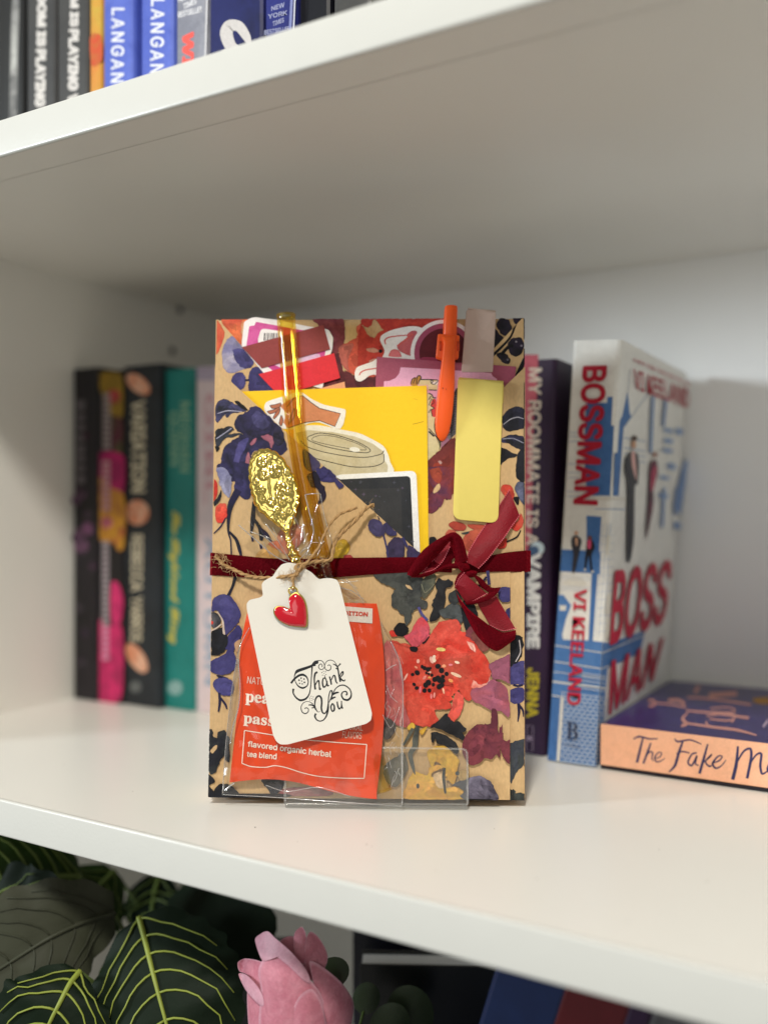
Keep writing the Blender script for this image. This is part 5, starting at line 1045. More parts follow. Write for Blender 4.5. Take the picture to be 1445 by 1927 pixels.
def emboss(x, y, t):
    h = 0.0
    for (cx_, cy_), r, n, a in FLW:
        dx, dy = x-cx_, y-cy_; d = math.hypot(dx, dy)/r
        if d < 1.05:
            an = math.atan2(dy, dx); pet = abs(math.cos(an*n/2.0+cx_))
            h += a*(0.62*(0.35+0.65*pet)*math.sin(math.pi*min(1, d))**0.8+0.5*math.exp(-(d/0.24)**2)-0.32*math.exp(-((d-0.34)/0.08)**2))
    h += 0.35*math.exp(-((x-(508+0.10*(y-900)+3*math.sin(y*0.06)))/1.4)**2)*(1 if 862 < y < 985 else 0)
    h += 0.05*noise.noise(Vector((x*0.28, y*0.28, 1.0)))+0.05*noise.noise(Vector((x*0.8, y*0.8, 7.0)))
    rim = math.exp(-((t-0.955)/0.035)**2)*0.75
    inside = max(0, min(1, (0.93-t)/0.10))
    return rim+h*0.95*inside-0.25*inside
gs = Thing('spoon', 'gold ornate spoon handle embossed with flowers, rising from the clear bag', 'spoon')
n_ = len(OUT2); R = 44; sv = []; sf = []
for j in range(R+1):
    t = 1-j/R*0.98
    for x, y in OUT2:
        xx, yy = OC[0]+(x-OC[0])*t, OC[1]+(y-OC[1])*t
        sv.append(PP(xx, yy, 8.6+emboss(xx, yy, t)+0.8*(1-t*t)))
for j in range(R):
    for i in range(n_): sf.append((j*n_+i, j*n_+(i+1) % n_, (j+1)*n_+(i+1) % n_, (j+1)*n_+i))
sf.append(tuple(R*n_+i for i in range(n_)))
o_ = len(sv); sv += [PP(x, y, 7.9) for x, y in OUT2]; sf += [(i, o_+i, o_+(i+1) % n_, (i+1) % n_) for i in range(n_)]; sf.append(tuple(o_+i for i in reversed(range(n_))))
gs.part('handle_plate', (sv, sf), GOLD, smooth=55)
stp = S6((655, 1060), (668, 1110), (680, 1160), (690, 1200), (700, 1240), (715, 1290), (735, 1330), (750, 1360), (775, 1410), (790, 1450), (810, 1520), (850, 1700))
rr = [0.0012, 0.0011, 0.0016, 0.0014, 0.0019, 0.0014, 0.0026, 0.0022, 0.0030, 0.0020, 0.0016, 0.0015]
q = smooth([(x, y, r) for (x, y), r in zip(stp, rr)], False, 5)
gs.part('stem', tube([PP(x, y, 8.4) for x, y, r in q], [r for x, y, r in q], 14), GOLD, smooth=True)
for (x, y), r in zip(S6((700, 1335), (760, 1340), (735, 1310), (745, 1395), (800, 1400), (775, 1425), (690, 1250), (672, 1180)), (10, 11, 9, 11, 10, 10, 7, 7)):
    c = PP(x, y, 10.0); gs.part('bead', grid(lambda u, v: c+(UX*math.cos(2*math.pi*u)*math.sin(math.pi*v)+UP*math.sin(2*math.pi*u)*math.sin(math.pi*v)+PN*math.cos(math.pi*v))*(r*0.000082*1.25), 12, 8), GOLD, smooth=True)
gs.finish()

# ============================================================ cellophane bag round the sachet
bag = Thing('cellophane_bag', 'crinkled clear cellophane bag holding the tea sachet, tied with twine', 'bag')
KN = (549, 1062)
def lerp_tab(tab, y):
    for (y0, a), (y1, b_) in zip(tab, tab[1:]):
        if y <= y1: return a+(b_-a)*(y-y0)/(y1-y0)
    return tab[-1][1]
LEFTT = [(1062, 543), (1085, 528), (1130, 486), (1180, 463), (1230, 447), (1300, 436), (1400, 425), (1496, 418)]
RIGHTT = [(1062, 556), (1085, 612), (1130, 690), (1180, 724), (1215, 743), (1250, 755), (1300, 758.5), (1400, 757), (1519, 757)]
def bag_pt(u, v, back=False):
    y = 1062+v*(1496+(1518-1496)*u-1062); x0, x1 = lerp_tab(LEFTT, y), lerp_tab(RIGHTT, y); x = x0+(x1-x0)*u
    g = max(0, 1-(y-1062)/190.0)
    o = 8.0+5.6*math.sin(math.pi*min(1, max(0, u)))**0.5*math.sin(math.pi*min(1, 0.12+v*0.8))**0.7
    ang = u*23+1.3*math.sin(u*9); o += (0.5+2.4*g*min(1, (y-1050)/60.0))*math.sin(ang)*0.6
    o += 0.9*noise.noise(Vector((x*0.03+y*0.012, y*0.017, 2.0)))+0.45*noise.noise(Vector((x*0.09, y*0.06, 5.0)))
    m_ = sach_off(x, y)+0.9 if (445 < x < 722 and 1140 < y < 1480) else 0
    o = max(o, m_)
    return PP(x, y, o if not back else 4.6)
bag.part('front_film', grid(lambda u, v: bag_pt(u, v), 70, 80), FILM, smooth=True)
bag.part('back_film', grid(lambda u, v: bag_pt(u, v, True), 24, 26), FILM, smooth=True)
def flare(u, v):
    tops = smooth([(449, 988), (468, 955), (500, 985), (524, 1010), (548, 990), (565, 950), (574, 931), (603, 929), (612, 960), (626, 990), (640, 1012), (648, 1040)], False, 6)
    i = u*(len(tops)-1); a = tops[int(i)]; b_ = tops[min(int(i)+1, len(tops)-1)]; t = i-int(i)
    tx, ty = a[0]+(b_[0]-a[0])*t, a[1]+(b_[1]-a[1])*t
    bx_, by_ = KN[0]-10+24*u, KN[1]
    x, y = bx_+(tx-bx_)*v**0.9, by_+(ty-by_)*v
    o = 9.5+3.5*v*math.sin(u*31)+1.6*noise.noise(Vector((u*9, v*4, 3)))*v+2.5*math.sin(v*2.2)
    return PP(x, y, max(o, 5.0))
bag.part('gathered_top', grid(flare, 110, 26), FILM, smooth=True)
# weld lines and creases that catch the light
cr = fresh()
def crease(pts, r=0.00016, off=1.2):
    q = smooth(pts, False, 6); add(cr, tube([PP(x, y, o) for x, y, o in q], r, 5))
crease([(757, 1518, 10.2), (757.5, 1400, 12.5), (758.5, 1300, 12.8), (753, 1247, 12.4), (735, 1207, 12)], 0.00022)
crease([(418.5, 1496, 9), (425, 1400, 9.5), (436, 1300, 9.5), (447, 1232, 9.2)], 0.00018); crease([(418.5, 1496, 9), (500, 1500, 10), (600, 1507, 11), (700, 1514, 11), (757, 1518, 10.2)], 0.00016)
crease([(449, 988, 13), (480, 1015, 13), (515, 1045, 12.5), (543, 1060, 12)], 0.00026); crease([(500, 985, 13), (525, 1020, 13.5), (545, 1055, 12.5)], 0.0002); crease([(470, 1000, 14), (500, 1012, 14), (530, 1040, 13)], 0.00022)
crease([(574, 931, 13.4), (582, 965, 13.4), (590, 1000, 13), (575, 1050, 12)], 0.00022); crease([(603, 929, 13), (610, 970, 13), (622, 1010, 12.6), (628, 1035, 12)], 0.00016); crease([(574, 931, 13.4), (588, 929, 13.4), (603, 929, 13)], 0.00018)
crease([(568, 990, 13.6), (572, 1004, 13.6), (571, 1012, 13.4)], 0.00022); crease([(563, 993, 14), (574, 988, 14)], 0.0002); crease([(600, 1010, 13.5), (603, 1030, 13.2), (596, 1048, 12.4)], 0.00015)
crease([(612, 1085, 12.5), (640, 1105, 13), (662, 1112, 13), (684, 1128, 12.6)], 0.0002); crease([(640, 1090, 13), (660, 1100, 13), (678, 1122, 12.8)], 0.00018); crease([(650, 1088, 13), (672, 1108, 13)], 0.00016)
crease([(448, 1240, 13), (452, 1290, 13), (449, 1330, 13), (438, 1370, 12.4), (433, 1400, 12)], 0.0003); crease([(470, 1180, 12.5), (452, 1215, 12.5), (444, 1250, 12)], 0.0002); crease([(424, 1488, 10), (432, 1480, 10.4), (441, 1474, 10.6)], 0.0004)
crease([(726, 1262, 12), (738, 1254, 12.4), (746, 1251, 12.6)], 0.0002); crease([(727, 1290, 12), (735, 1310, 12.4), (748, 1322, 12.6)], 0.00015); crease([(720, 1345, 12), (736, 1370, 12), (752, 1330, 12.4)], 0.00014)
crease([(500, 1478, 13), (540, 1490, 13), (600, 1482, 13), (660, 1500, 13)], 0.00016)
random.seed(31)
for _ in range(34):                                          # short glints fanning out from the tie
    a = random.uniform(0.15, math.pi-0.15) if random.random() < 0.45 else random.uniform(math.pi+0.35, 2*math.pi-0.25)
    r0_ = random.uniform(14, 75); l_ = random.uniform(8, 30); bnd = random.uniform(-0.25, 0.25); up_ = a < math.pi
    q = [(KN[0]+math.cos(a+bnd*t)*(r0_+l_*t)*(0.75 if up_ else 1.35), KN[1]-math.sin(a+bnd*t)*(r0_+l_*t)*(1.0 if up_ else 0.75)) for t in (0, 0.5, 1)]
    o_ = random.uniform(12.4, 14.2)
    if not up_ and q[-1][0] < 640: continue
    crease([(x, y, o_+random.uniform(-0.3, 0.3)) for x, y in q], random.uniform(0.00007, 0.00019))
for _ in range(16):                                          # and down the loose right side of the bag
    y = random.uniform(1190, 1490); x = random.uniform(727, 752); crease([(x, y, 12.4), (x+random.uniform(-6, 6), y+random.uniform(4, 12), 12.8), (x+random.uniform(-9, 9), y+random.uniform(12, 26), 12.4)], random.uniform(0.00006, 0.00014))
bag.part('crease', cr, CREASE, kind='stuff', smooth=True); bag.finish()

# ============================================================ tag
OT = 15.4
tg = smooth([(640, 890)], True) if False else None
tagpx = rounded([(469.5, 1129), (489.5, 1124.5), (495, 1121), (493, 1108), (492.5, 1099), (497, 1093), (514, 1084), (519.5, 1074), (530, 1062), (543, 1058.5), (558, 1061), (571, 1069), (586, 1077), (596, 1087), (601, 1090.5), (608, 1088.5), (622, 1088), (634, 1091), (639, 1101), (700, 1343), (698, 1356), (689, 1362.5), (541, 1401.5), (528, 1401.5), (520, 1396), (514, 1384), (464.5, 1147), (464, 1136)], 3.5, 3)
tag_ = Thing('gift_tag', 'white scalloped gift tag with black hand lettered stamp, lying over the tea sachet', 'gift tag')
def tag_off(x, y): return OT+(y-1060)*0.004+0.5*math.sin((x-460)/240*math.pi)
tsh = slab(PP, tagpx, OT-0.35, OT+0.0); tag_.part('card', tsh, TAGM)
k = Ink(PP, OT+0.02, step=0.0005); G = crop(540, 1220, 9.031); BK = C(34, 36, 40)
sg = lambda pts, wd: k.line(G(*pts), [q/9.031 for q in wd] if hasattr(wd, '__len__') else wd/9.031, BK)
k.poly(G((120, 475), (138, 405), (180, 360), (400, 288), (440, 245), (480, 212), (532, 220), (528, 262), (490, 275), (488, 300), (440, 312), (420, 325), (300, 372), (200, 408), (150, 442), (126, 505)), BK)
for pts, wd in (([(500, 215), (580, 212), (622, 248), (638, 310), (612, 356), (570, 362), (538, 330), (545, 288), (580, 268), (602, 300), (590, 320)], 13), ([(845, 285), (800, 225), (740, 203), (680, 222), (640, 290), (650, 350), (692, 382), (738, 362), (746, 312), (718, 284), (690, 300)], (9, 11, 13, 12, 12, 13, 15, 15, 13, 12, 14)), ([(428, 318), (420, 420), (415, 500), (405, 640), (385, 760), (350, 830), (300, 872), (225, 886), (155, 842), (106, 765), (110, 690)], (26, 20, 18, 17, 20, 27, 34, 36, 26, 24, 36)),
                ([(68, 598), (130, 520), (200, 468), (270, 452), (332, 490), (362, 570), (340, 642), (270, 678), (200, 652), (152, 590), (128, 520), (125, 470)], (34, 34, 38, 40, 26, 17, 20, 32, 24, 15, 12, 10)), ([(518, 408), (480, 432), (464, 520), (470, 620), (482, 704)], (34, 34, 26, 26, 34)), ([(478, 640), (505, 580), (538, 552), (550, 640), (556, 700), (582, 688)], (16, 20, 26, 22, 28, 16)),
                ([(655, 520), (620, 512), (603, 585), (622, 662), (660, 640), (684, 560)], (16, 22, 26, 28, 20, 14)), ([(640, 478), (672, 560), (690, 640), (716, 628)], (14, 22, 26, 14)), ([(722, 482), (744, 560), (756, 622)], (22, 26, 26)), ([(748, 555), (788, 470), (815, 478), (832, 565), (858, 602)], (12, 22, 26, 24, 18)), ([(782, 268), (850, 306), (872, 390), (886, 480), (908, 572)], (14, 26, 26, 26, 32)), ([(912, 262), (885, 290), (858, 318)], (24, 20, 16)), ([(828, 342), (862, 356)], 20),
                ([(888, 500), (925, 420), (950, 402), (952, 440), (915, 490), (900, 502), (940, 545), (978, 556), (988, 532)], (12, 22, 26, 22, 16, 22, 28, 18, 12)), ([(365, 968), (425, 968), (475, 1002)], (16, 26, 22)), ([(420, 1018), (470, 1010)], 18), ([(462, 960), (480, 1020), (510, 1070), (535, 1088), (565, 1072)], (34, 26, 16, 9, 7)), ([(480, 1040), (472, 960), (482, 880), (510, 828), (550, 814), (582, 850), (590, 930), (584, 1020), (602, 1090), (638, 1112), (680, 1060), (700, 950), (708, 830), (732, 738), (762, 726), (765, 790), (740, 865), (716, 925)], (18, 20, 24, 30, 32, 32, 30, 30, 26, 24, 22, 20, 18, 20, 24, 18, 14, 12)),
                ([(704, 930), (700, 1020), (690, 1090), (664, 1165), (620, 1222), (560, 1242), (502, 1216), (474, 1160), (490, 1112)], (20, 28, 28, 24, 20, 20, 22, 28, 32)), ([(445, 955), (390, 916), (330, 908), (270, 940), (238, 1010), (258, 1086), (310, 1114), (356, 1088), (366, 1040), (332, 1014), (300, 1028)], (14, 10, 10, 12, 14, 17, 18, 16, 14, 14, 20)), ([(742, 885), (775, 790), (825, 690), (900, 636), (980, 634), (1062, 692), (1092, 770), (1080, 840), (1030, 882), (960, 866), (926, 800), (948, 748), (1002, 738), (1022, 780), (1000, 800)], (26, 20, 16, 20, 22, 20, 22, 30, 36, 30, 24, 20, 22, 24, 26)),
                ([(770, 800), (825, 762), (882, 752)], (18, 34, 20)), ([(762, 865), (795, 840), (828, 834)], (30, 28, 18)), ([(772, 940), (746, 1000), (768, 1074), (802, 1052), (802, 985), (774, 938)], (24, 24, 22, 30, 26, 20)), ([(852, 908), (864, 985), (888, 1034), (918, 1005), (926, 945), (926, 898)], (22, 26, 26, 18, 16, 20)), ([(924, 930), (936, 1018), (956, 1012)], (18, 26, 14))): sg(pts, wd)
for x, y, r in ((240, 510, 14), (290, 526, 14), (206, 545, 15), (250, 560, 11), (296, 582, 15), (215, 600, 12), (260, 608, 12), (620, 393, 8), (655, 402, 9), (595, 416, 9), (630, 430, 7), (604, 460, 8), (640, 466, 8), (664, 450, 8), (410, 818, 8), (446, 830, 8), (385, 850, 8), (420, 856, 7), (390, 886, 7), (450, 870, 8), (425, 890, 6)): k.dot(*G((x, y))[0], r/9.031, BK)
k.into(tag_, 'stamp_lettering'); tag_.finish()

# ============================================================ heart charm
hp = smooth(Cc((745, 1200), (738, 1120), (768, 1082), (802, 1070), (848, 1105), (876, 1160), (888, 1250), (882, 1345), (830, 1352), (740, 1340), (665, 1302), (622, 1250), (620, 1208), (648, 1182), (700, 1185)), True, 6)
hc = Cc((785, 1255))[0]
def dome(pts, c, o, h, s0, R=8):
    n = len(pts); v = []
    for j in range(R+1):
        t = s0*(1-j/R*0.97)
        for x, y in pts: v.append(PP(c[0]+(x-c[0])*t, c[1]+(y-c[1])*t, o+h*math.sqrt(max(0, 1-(t/s0)**2))))
    f = [(j*n+i, j*n+(i+1) % n, (j+1)*n+(i+1) % n, (j+1)*n+i) for j in range(R) for i in range(n)]; f.append(tuple(R*n+i for i in range(n))); return (v, f)
ch = Thing('heart_charm', 'small red enamel heart charm with gold rim hanging on the white tag', 'charm')
big = [(hc[0]+(x-hc[0])*1.085+0.6, hc[1]+(y-hc[1])*1.075) for x, y in hp]
ch.part('gold_rim', slab(PP, big, OT+0.5, OT+1.5, 0.0002), GOLD, smooth=40)
ch.part('enamel', dome(hp, hc, OT+1.5, 1.5, 1.0), ENAMEL, smooth=True)
rc = PP(551.5, 1112.5, OT+1.4)
ch.part('jump_ring', tube([rc+(UX*math.cos(a)+(UP*0.9+PN*0.4)*math.sin(a))*0.00185 for a in [2*math.pi*i/20 for i in range(21)]], 0.00042, 8, False), GOLD, smooth=True)
ch.finish()

# ============================================================ jute twine
tw = Thing('twine', 'jute twine knotted over the tag and round the neck of the bag', 'twine')
random.seed(11); fib = fresh()
def rope(f, pts, offs, r=0.00062, tw_=1.0, fuzz=26, name='strand'):
    q = f(*pts); offs = offs if hasattr(offs, '__len__') else [offs]*len(q)
    s = smooth([(a[0], a[1], o) for a, o in zip(q, offs)], False, 10); c = [PP(x, y, o) for x, y, o in s]
    ph = random.random()*6; sh = fresh(); L_ = [0.0]
    for i in range(1, len(c)): L_.append(L_[-1]+(c[i]-c[i-1]).length)
    for kk in (0, 1):
        path = []
        for i, p in enumerate(c):
            t = (c[min(i+1, len(c)-1)]-c[max(i-1, 0)]).normalized(); n1 = t.cross(PN).normalized(); a = ph+kk*math.pi+L_[i]*900
            path.append(p+(n1*math.cos(a)+PN*math.sin(a))*r*0.55)
        add(sh, tube(path, [r*0.88*random.uniform(0.85, 1.15) for _ in path], 7))
    tw.part(name, sh, JUTE, smooth=True)
    for _ in range(fuzz):
        i = random.randrange(1, len(c)-1); t = (c[i+1]-c[i-1]).normalized(); n1 = t.cross(PN).normalized(); s_ = random.choice((-1, 1)); l = random.uniform(0.001, 0.0042)
        p0 = c[i]+n1*s_*r; p1 = p0+t*l*random.uniform(-0.6, 0.8)+n1*s_*l*0.5+PN*random.uniform(0, 0.0012); p2 = p1+t*l*random.uniform(-0.8, 0.8)+n1*s_*l*random.uniform(0, 0.5)
        add(fib, tube([p0, p0.lerp(p1, 0.5)+PN*0.0002, p1, p2], [0.00008, 0.00007, 0.00006, 0.00004], 3))
    return c
TO = OT+1.2
ce = rope(Cc, [(118, 748), (150, 790), (190, 828), (260, 862), (350, 905), (450, 932), (600, 937), (720, 922), (800, 912)], [6.2, 6.6, 7, 7.6, 9, 10.5, 14, TO, TO], fuzz=60)
rope(Cc, [(790, 918), (850, 860), (930, 760), (1000, 670), (1040, 570), (1100, 465), (1180, 392), (1250, 365), (1318, 338)], [TO, TO, 14.5, 13.6, 13, 12, 10, 8.6, 8], r=0.00048, fuzz=24)
rope(Cc, [(800, 830), (900, 812), (960, 800), (1050, 790), (1100, 772), (1130, 640), (1200, 545), (1300, 455), (1370, 370), (1420, 330), (1462, 318)], [13.5, 13.8, 13.8, 13.4, 13, 12, 11, 10, 9, 8.4, 8], r=0.00066, fuzz=40)
rope(Cc, [(800, 915), (772, 935), (775, 980), (778, 1025), (770, 1040)], [TO+0.4, TO+0.7, TO+0.5, TO+0.8, TO+0.4], r=0.00052, fuzz=10)
rope(Cc, [(770, 925), (800, 895), (830, 862), (850, 835), (820, 822), (795, 850), (815, 890), (790, 920), (760, 915)], [TO, TO+1, TO+1.3, TO+0.6, TO, TO+1.2, TO+1.5, TO+1.1, TO], r=0.00056, fuzz=26, name='knot')
for _ in range(26):                                          # frayed left end
    x, y = Cc((random.uniform(112, 230), random.uniform(740, 850)))[0]; p0 = PP(x, y, 6.8+random.random()); d_ = (UX*random.uniform(-1, 0.5)+UP*random.uniform(-0.6, 1.0)+PN*random.uniform(0, 0.5))*random.uniform(0.002, 0.0055)
    add(fib, tube([p0, p0+d_*0.5+UP*0.0004, p0+d_], [0.00014, 0.0001, 0.00004], 4))
tw.part('loose_fibre', fib, mat('jute_fibre', C(190, 158, 112), 0.8), kind='stuff'); tw.finish()

# ============================================================ lower shelf: prayer plant, rose, books
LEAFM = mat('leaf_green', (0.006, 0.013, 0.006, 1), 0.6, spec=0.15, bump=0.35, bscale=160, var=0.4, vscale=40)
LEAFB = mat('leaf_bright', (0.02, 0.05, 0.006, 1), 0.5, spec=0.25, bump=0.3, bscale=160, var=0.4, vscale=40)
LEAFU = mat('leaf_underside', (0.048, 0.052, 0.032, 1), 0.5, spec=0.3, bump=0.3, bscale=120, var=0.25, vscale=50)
VEIN = mat('leaf_vein', (0.26, 0.31, 0.045, 1), 0.5, var=0.15, vscale=120)
STEMM = mat('plant_stem', (0.09, 0.13, 0.035, 1), 0.5)
pl = Thing('prayer_plant', 'prayer plant with dark leaves and lime veins on the shelf below the gift', 'plant')
def leaf(mid, widths, m, nrm, cup=0.15, veins=7, vein_m=VEIN, side_dir=None, vr=0.0006, mr=0.0015, vlen=0.88, droop=0.0):
    """mid: points along the midrib in space; blade grown to both sides, with arched side veins standing on it"""
    M_ = smooth([tuple(p)+(w_,) for p, w_ in zip(mid, widths)], False, 6); c = [Vector(q[:3]) for q in M_]; W_ = [q[3] for q in M_]; n = len(c); nrm = Vector(nrm).normalized()
    def pt(i, s, lift=0.0):
        t = (c[min(i+1, n-1)]-c[max(i-1, 0)]).normalized(); sd = t.cross(nrm).normalized(); nn = sd.cross(t).normalized()
        wob = 1+0.04*math.sin(i*1.3+s*2); return c[i]+sd*(W_[i]*s*wob)+nn*(W_[i]*(cup*abs(s)-droop*s*s)+lift+0.0012*math.sin(i*0.9)*abs(s))
    nv = 15; v = [pt(i, -1+2*j/(nv-1)) for i in range(n) for j in range(nv)]
    f = [(i*nv+j, i*nv+j+1, (i+1)*nv+j+1, (i+1)*nv+j) for i in range(n-1) for j in range(nv-1)]
    lf = pl.part('leaf', (v, f), m, smooth=True)
    if vein_m:
        pl.part('midrib', tube([pt(i, 0, 0.0004) for i in range(n)], [mr*(1-0.75*i/n) for i in range(n)], 6), vein_m, lf, smooth=True)
        for k_ in range(veins):
            i0 = int((k_+0.4)/veins*(n-2)*0.86)
            for s_ in (-1, 1):
                path = []
                for q in range(9):
                    t = q/8; ii = i0+t**1.9*n*0.36; ia = min(int(ii), n-2); fr = min(1, ii-ia)
                    path.append(pt(ia, s_*t*vlen, 0.0005+0.0005*t).lerp(pt(ia+1, s_*t*vlen, 0.0005+0.0005*t), fr))
                pl.part('vein', tube(path, [vr*(1-0.55*q/8) for q in range(9)], 5), vein_m, lf, smooth=True)
    return lf
DEEP = 0.034
def ad(x, y, d): return at_depth(x, y, d+DEEP)
toward = -FW
# big dark leaf whose base points up, beside the rose
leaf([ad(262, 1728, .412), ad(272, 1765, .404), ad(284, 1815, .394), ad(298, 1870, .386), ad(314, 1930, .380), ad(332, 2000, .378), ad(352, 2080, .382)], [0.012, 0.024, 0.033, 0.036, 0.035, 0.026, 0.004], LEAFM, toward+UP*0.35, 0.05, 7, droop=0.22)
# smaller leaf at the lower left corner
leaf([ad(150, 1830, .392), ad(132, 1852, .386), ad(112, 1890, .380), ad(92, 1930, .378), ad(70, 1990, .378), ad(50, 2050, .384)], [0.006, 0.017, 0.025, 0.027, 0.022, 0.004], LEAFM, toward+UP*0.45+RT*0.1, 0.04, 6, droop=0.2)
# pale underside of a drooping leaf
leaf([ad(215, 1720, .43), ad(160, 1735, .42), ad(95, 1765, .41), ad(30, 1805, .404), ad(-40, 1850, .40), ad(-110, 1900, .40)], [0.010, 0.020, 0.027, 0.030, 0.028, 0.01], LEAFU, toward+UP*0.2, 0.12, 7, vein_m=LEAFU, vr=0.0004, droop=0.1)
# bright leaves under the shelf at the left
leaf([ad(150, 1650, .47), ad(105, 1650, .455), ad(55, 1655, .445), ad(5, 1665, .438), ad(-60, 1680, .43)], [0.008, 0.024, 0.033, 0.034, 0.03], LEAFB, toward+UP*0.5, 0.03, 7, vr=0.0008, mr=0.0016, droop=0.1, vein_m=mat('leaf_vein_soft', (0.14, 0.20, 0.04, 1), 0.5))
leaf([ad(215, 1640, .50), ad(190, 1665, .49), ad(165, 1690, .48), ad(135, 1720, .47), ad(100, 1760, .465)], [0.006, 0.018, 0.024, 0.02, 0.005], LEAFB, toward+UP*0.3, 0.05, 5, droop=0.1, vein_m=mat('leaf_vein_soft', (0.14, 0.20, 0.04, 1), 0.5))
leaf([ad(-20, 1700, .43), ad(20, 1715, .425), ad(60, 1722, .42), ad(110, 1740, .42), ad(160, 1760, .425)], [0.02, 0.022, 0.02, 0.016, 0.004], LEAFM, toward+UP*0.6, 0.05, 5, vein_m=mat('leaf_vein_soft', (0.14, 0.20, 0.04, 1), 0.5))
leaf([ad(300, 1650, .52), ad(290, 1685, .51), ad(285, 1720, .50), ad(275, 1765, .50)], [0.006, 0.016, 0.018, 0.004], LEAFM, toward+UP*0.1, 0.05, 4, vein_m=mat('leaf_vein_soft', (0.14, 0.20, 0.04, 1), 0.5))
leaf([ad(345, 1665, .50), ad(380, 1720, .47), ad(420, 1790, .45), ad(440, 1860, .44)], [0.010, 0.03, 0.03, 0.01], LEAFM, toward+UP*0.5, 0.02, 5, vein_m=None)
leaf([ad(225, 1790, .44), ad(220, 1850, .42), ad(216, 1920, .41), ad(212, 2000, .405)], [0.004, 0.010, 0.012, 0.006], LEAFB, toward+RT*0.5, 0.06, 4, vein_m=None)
for a, b_ in (((262, 1728, .412), (330, 1950, .47)), ((150, 1830, .392), (250, 1980, .45)), ((215, 1720, .43), (260, 1900, .47)), ((150, 1650, .47), (250, 1850, .49)), ((215, 1640, .50), (270, 1800, .50)), ((300, 1650, .52), (300, 1900, .50)), ((345, 1665, .50), (310, 1900, .48))):
    p, q = ad(*a), ad(*b_); g = Vector((-0.315, 0.40, ZLOW+0.002)); pl.part('leaf_stalk', tube([p, p.lerp(q, 0.5)+Vector((0, 0.006, 0.004)), q, q.lerp(g, 0.5)+Vector((0, 0, -0.01)), g+Vector((random.uniform(-.012, .012), random.uniform(-.012, .012), 0))], [0.0009, 0.0011, 0.0013, 0.0014, 0.0016], 7), STEMM, smooth=True)
pl.finish()

PETAL = ink_mat('petal_fabric', 0.6, 0.2, 120, 0, 0.08)
rs = Thing('rose', 'pink fabric rose on a stem in front of the dark books below', 'flower')
DEEP = 0.0
RC = ad(560, 1935, .402)
Rr = crop(400, 1600, 2.58)
def rpt(x, y, ex, R=0.0232):                             # a point on a petal that wraps the bud at its own distance from the bud's axis
    r0 = ray(x, y); xl = (x-560)/FOC*.392; t = max(0.0, min(1.0, (y-1735)/120.0)); RR = R*(0.62+0.38*t*(2-t)); b_ = math.sqrt(max(0.0, RR*RR-min(xl*xl, RR*RR)))
    return CAM+r0*(0.402-b_-ex*0.001)
def bud_petal(pts, ex, curl=0.0, cup=0.8):
    q = smooth(Rr(*pts), True, 5); n = len(q); c = (sum(p[0] for p in q)/n, sum(p[1] for p in q)/n); Rg = 9; v = []
    for side_ in (0, 1):
        for j in range(Rg+1):
            t = 1-j/Rg*0.985
            for x, y in q:
                xx, yy = c[0]+(x-c[0])*t, c[1]+(y-c[1])*t; top = max(0.0, (c[1]-yy)/60.0)
                e = ex+cup*(1-t*t)+curl*top*t**3+0.35*noise.noise(Vector((xx*0.03, yy*0.02, ex)))-0.3*side_
                v.append(rpt(xx, yy, e))
    m = (Rg+1)*n; f = []
    for j in range(Rg):
        for i in range(n):
            a_ = (j*n+i, j*n+(i+1) % n, (j+1)*n+(i+1) % n, (j+1)*n+i); f += [a_, tuple(reversed([w_+m for w_ in a_]))]
    f += [tuple(Rg*n+i for i in range(n)), tuple(m+Rg*n+i for i in reversed(range(n)))]+[(i, i+m, (i+1) % n+m, (i+1) % n) for i in range(n)]
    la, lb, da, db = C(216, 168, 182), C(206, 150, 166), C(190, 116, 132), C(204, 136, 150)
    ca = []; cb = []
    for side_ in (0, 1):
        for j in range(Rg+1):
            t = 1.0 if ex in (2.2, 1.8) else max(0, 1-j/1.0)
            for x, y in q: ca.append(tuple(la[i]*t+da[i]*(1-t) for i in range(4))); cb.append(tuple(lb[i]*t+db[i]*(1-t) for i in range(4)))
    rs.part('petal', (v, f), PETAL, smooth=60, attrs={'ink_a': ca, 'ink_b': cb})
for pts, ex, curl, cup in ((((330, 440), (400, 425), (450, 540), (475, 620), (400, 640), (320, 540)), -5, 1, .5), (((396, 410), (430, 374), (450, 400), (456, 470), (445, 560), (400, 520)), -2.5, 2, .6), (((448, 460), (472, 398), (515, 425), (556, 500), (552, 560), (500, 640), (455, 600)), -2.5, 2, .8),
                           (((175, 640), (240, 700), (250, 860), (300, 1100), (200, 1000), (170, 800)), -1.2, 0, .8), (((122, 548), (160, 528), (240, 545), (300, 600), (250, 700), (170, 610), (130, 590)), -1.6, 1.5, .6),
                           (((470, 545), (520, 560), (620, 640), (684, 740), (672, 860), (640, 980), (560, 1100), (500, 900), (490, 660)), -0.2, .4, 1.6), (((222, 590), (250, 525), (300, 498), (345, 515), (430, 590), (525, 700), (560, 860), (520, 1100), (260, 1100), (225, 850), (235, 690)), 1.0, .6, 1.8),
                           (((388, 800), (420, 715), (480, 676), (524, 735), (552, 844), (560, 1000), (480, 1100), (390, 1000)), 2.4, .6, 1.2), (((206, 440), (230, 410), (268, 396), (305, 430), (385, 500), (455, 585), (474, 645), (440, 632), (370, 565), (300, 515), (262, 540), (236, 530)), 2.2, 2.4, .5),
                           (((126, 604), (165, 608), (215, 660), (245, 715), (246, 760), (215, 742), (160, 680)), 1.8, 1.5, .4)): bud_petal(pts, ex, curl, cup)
rs.part('stem', tube([RC+Vector((0, 0, -0.018)), RC+Vector((0.004, 0.004, -0.06)), Vector((RC.x+0.006, RC.y+0.012, -0.15)), Vector((RC.x, RC.y+0.02, ZLOW+0.001))], 0.0019, 10), STEMM, smooth=True)
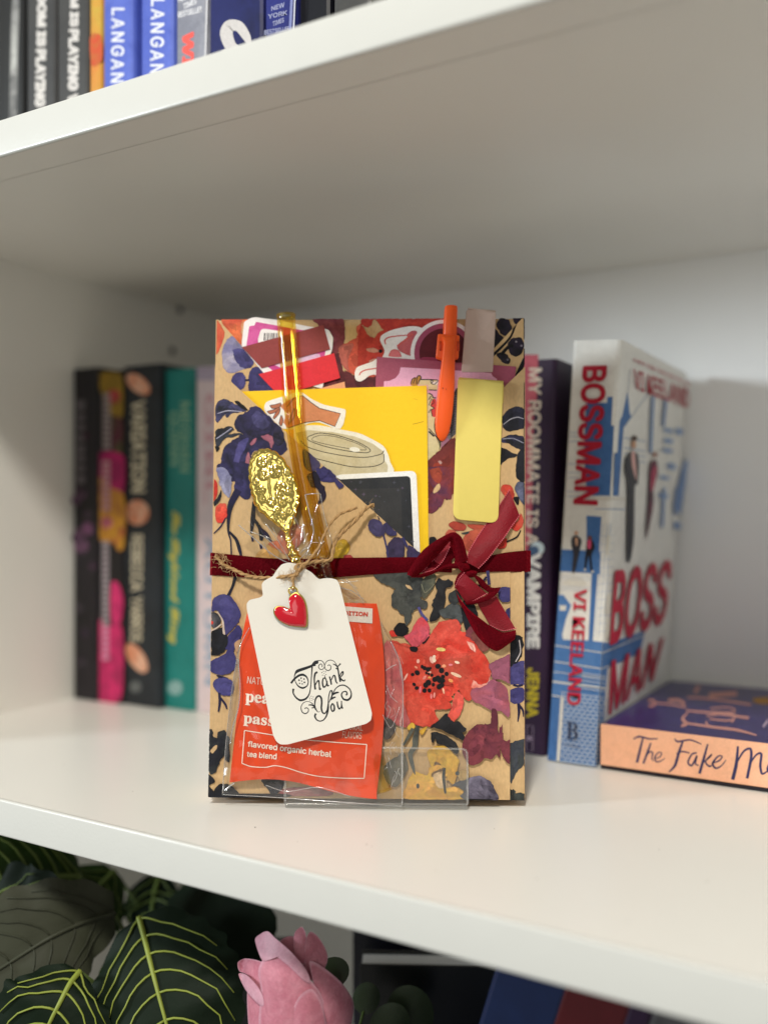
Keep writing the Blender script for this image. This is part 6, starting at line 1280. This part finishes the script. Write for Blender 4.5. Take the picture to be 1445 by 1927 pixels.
def small_leaf(x, y, d, r, rot, m=LEAFB):
    c = ad(x, y, d); v = [c+RT*0+ (UP*math.cos(rot)+RT*math.sin(rot))*0]; n = 20; up = UP*math.cos(rot)+RT*math.sin(rot); sd = RT*math.cos(rot)-UP*math.sin(rot); v = []
    for j in range(7):
        t = j/6
        for i in range(n):
            a = 2*math.pi*i/n; v.append(c+(up*math.cos(a)*1.2+sd*math.sin(a))*r*t*(1-0.12*math.cos(a))-FW*(0.0016*(1-t*t)))
    f = [(j*n+i, j*n+(i+1) % n, (j+1)*n+(i+1) % n, (j+1)*n+i) for j in range(6) for i in range(n)]
    b_ = c-up*r; rs.part('leaf', (v, f), m, smooth=True); rs.part('leaf_stalk', tube([b_, b_.lerp(Vector((RC.x+0.006, RC.y+0.012, -0.15)), 0.5), Vector((RC.x+0.006, RC.y+0.012, -0.15))], 0.0007, 6), STEMM, smooth=True)
DULL = mat('rose_leaf', (0.022, 0.036, 0.012, 1), 0.5, bump=0.2, bscale=200, var=0.3, vscale=80)
small_leaf(690, 1876, 0.430, 0.0062, 0.2, DULL); small_leaf(628, 1830, 0.402, 0.0065, 0.9, DULL); small_leaf(735, 1925, 0.440, 0.009, 0.5, DULL); small_leaf(770, 1900, 0.450, 0.011, -0.3, DULL)
rs.finish()

# books on the lower shelf
def facing(name, label, x0px, wpx, ytop, d, thick, col, zt=None):
    th = Thing(name, label, 'book', None); p = ad(x0px, ytop, d); wv = UX*(wpx*d/FOC); z0 = ZLOW+0.0003; h = p.z-z0; bk = Vector((HB.x, HB.y, 0)).normalized()*thick
    p.z = z0; b_ = 0.0016; c = C(*col)
    f = bevelled(box(p, wv, bk*(b_/thick), Vector((0, 0, h))), 0.0003, 1); th.part('front_cover', f, GLOSSINK, attrs=tint(f, c)); g = bevelled(box(p+bk*(1-b_/thick), wv, bk*(b_/thick), Vector((0, 0, h))), 0.0003, 1); th.part('back_cover', g, GLOSSINK, attrs=tint(g, c))
    th.part('page_block', box(p+bk*(b_/thick)*1.1+wv*0.006+Vector((0, 0, 0.002)), wv*0.988, bk*(1-2.2*b_/thick), Vector((0, 0, h-0.0035))), mat('dim_pages', C(214, 212, 208), 0.8, bump=0.2, bscale=300)); th.finish()
facing('book', 'black book facing out on the lower shelf, its white page tops showing', 677, 520, 1816, .47, 0.016, (14, 16, 16))
facing('book', 'navy book standing behind the black book with white page tops', 664, 420, 1740, .515, 0.02, (20, 22, 40))
facing('book', 'black book standing behind the rose stem and plant leaves', 250, 310, 1790, .53, 0.02, (14, 15, 15))
for label, x0, x1, col, col2, dx in (('dark blue book leaning on the lower shelf, left of the dark red one', 906, 1040, (9, 28, 66), (12, 32, 72), 0), ('dark red book leaning between the blue and the purple books below', 1043, 1172, (72, 9, 16), (80, 12, 20), 0), ('dark purple book leaning beside the dark red one below', 1174, 1222, (36, 14, 44), (40, 18, 48), 0), ('grey speckled book at the right end of the leaning lower row', 1224, 1320, (72, 70, 72), (44, 42, 44), 0)):
    ys = 0.335; r0, r1 = ray(x0, 1924), ray(x1, 1924); xa, xb = (r0*(ys/r0.y)), (r1*(ys/r1.y)); zc = CAM.z+xa.z; l = 17.0; drop = (zc-ZLOW)*math.tan(math.radians(l))
    b = Book('book', label, xa.x-drop, xb.x-drop-0.0003, ys, 0.275, 0.14, C(*col), z0=ZLOW, lean=l, group='books leaning on the lower shelf', col2=C(*col2)); b.th.finish()
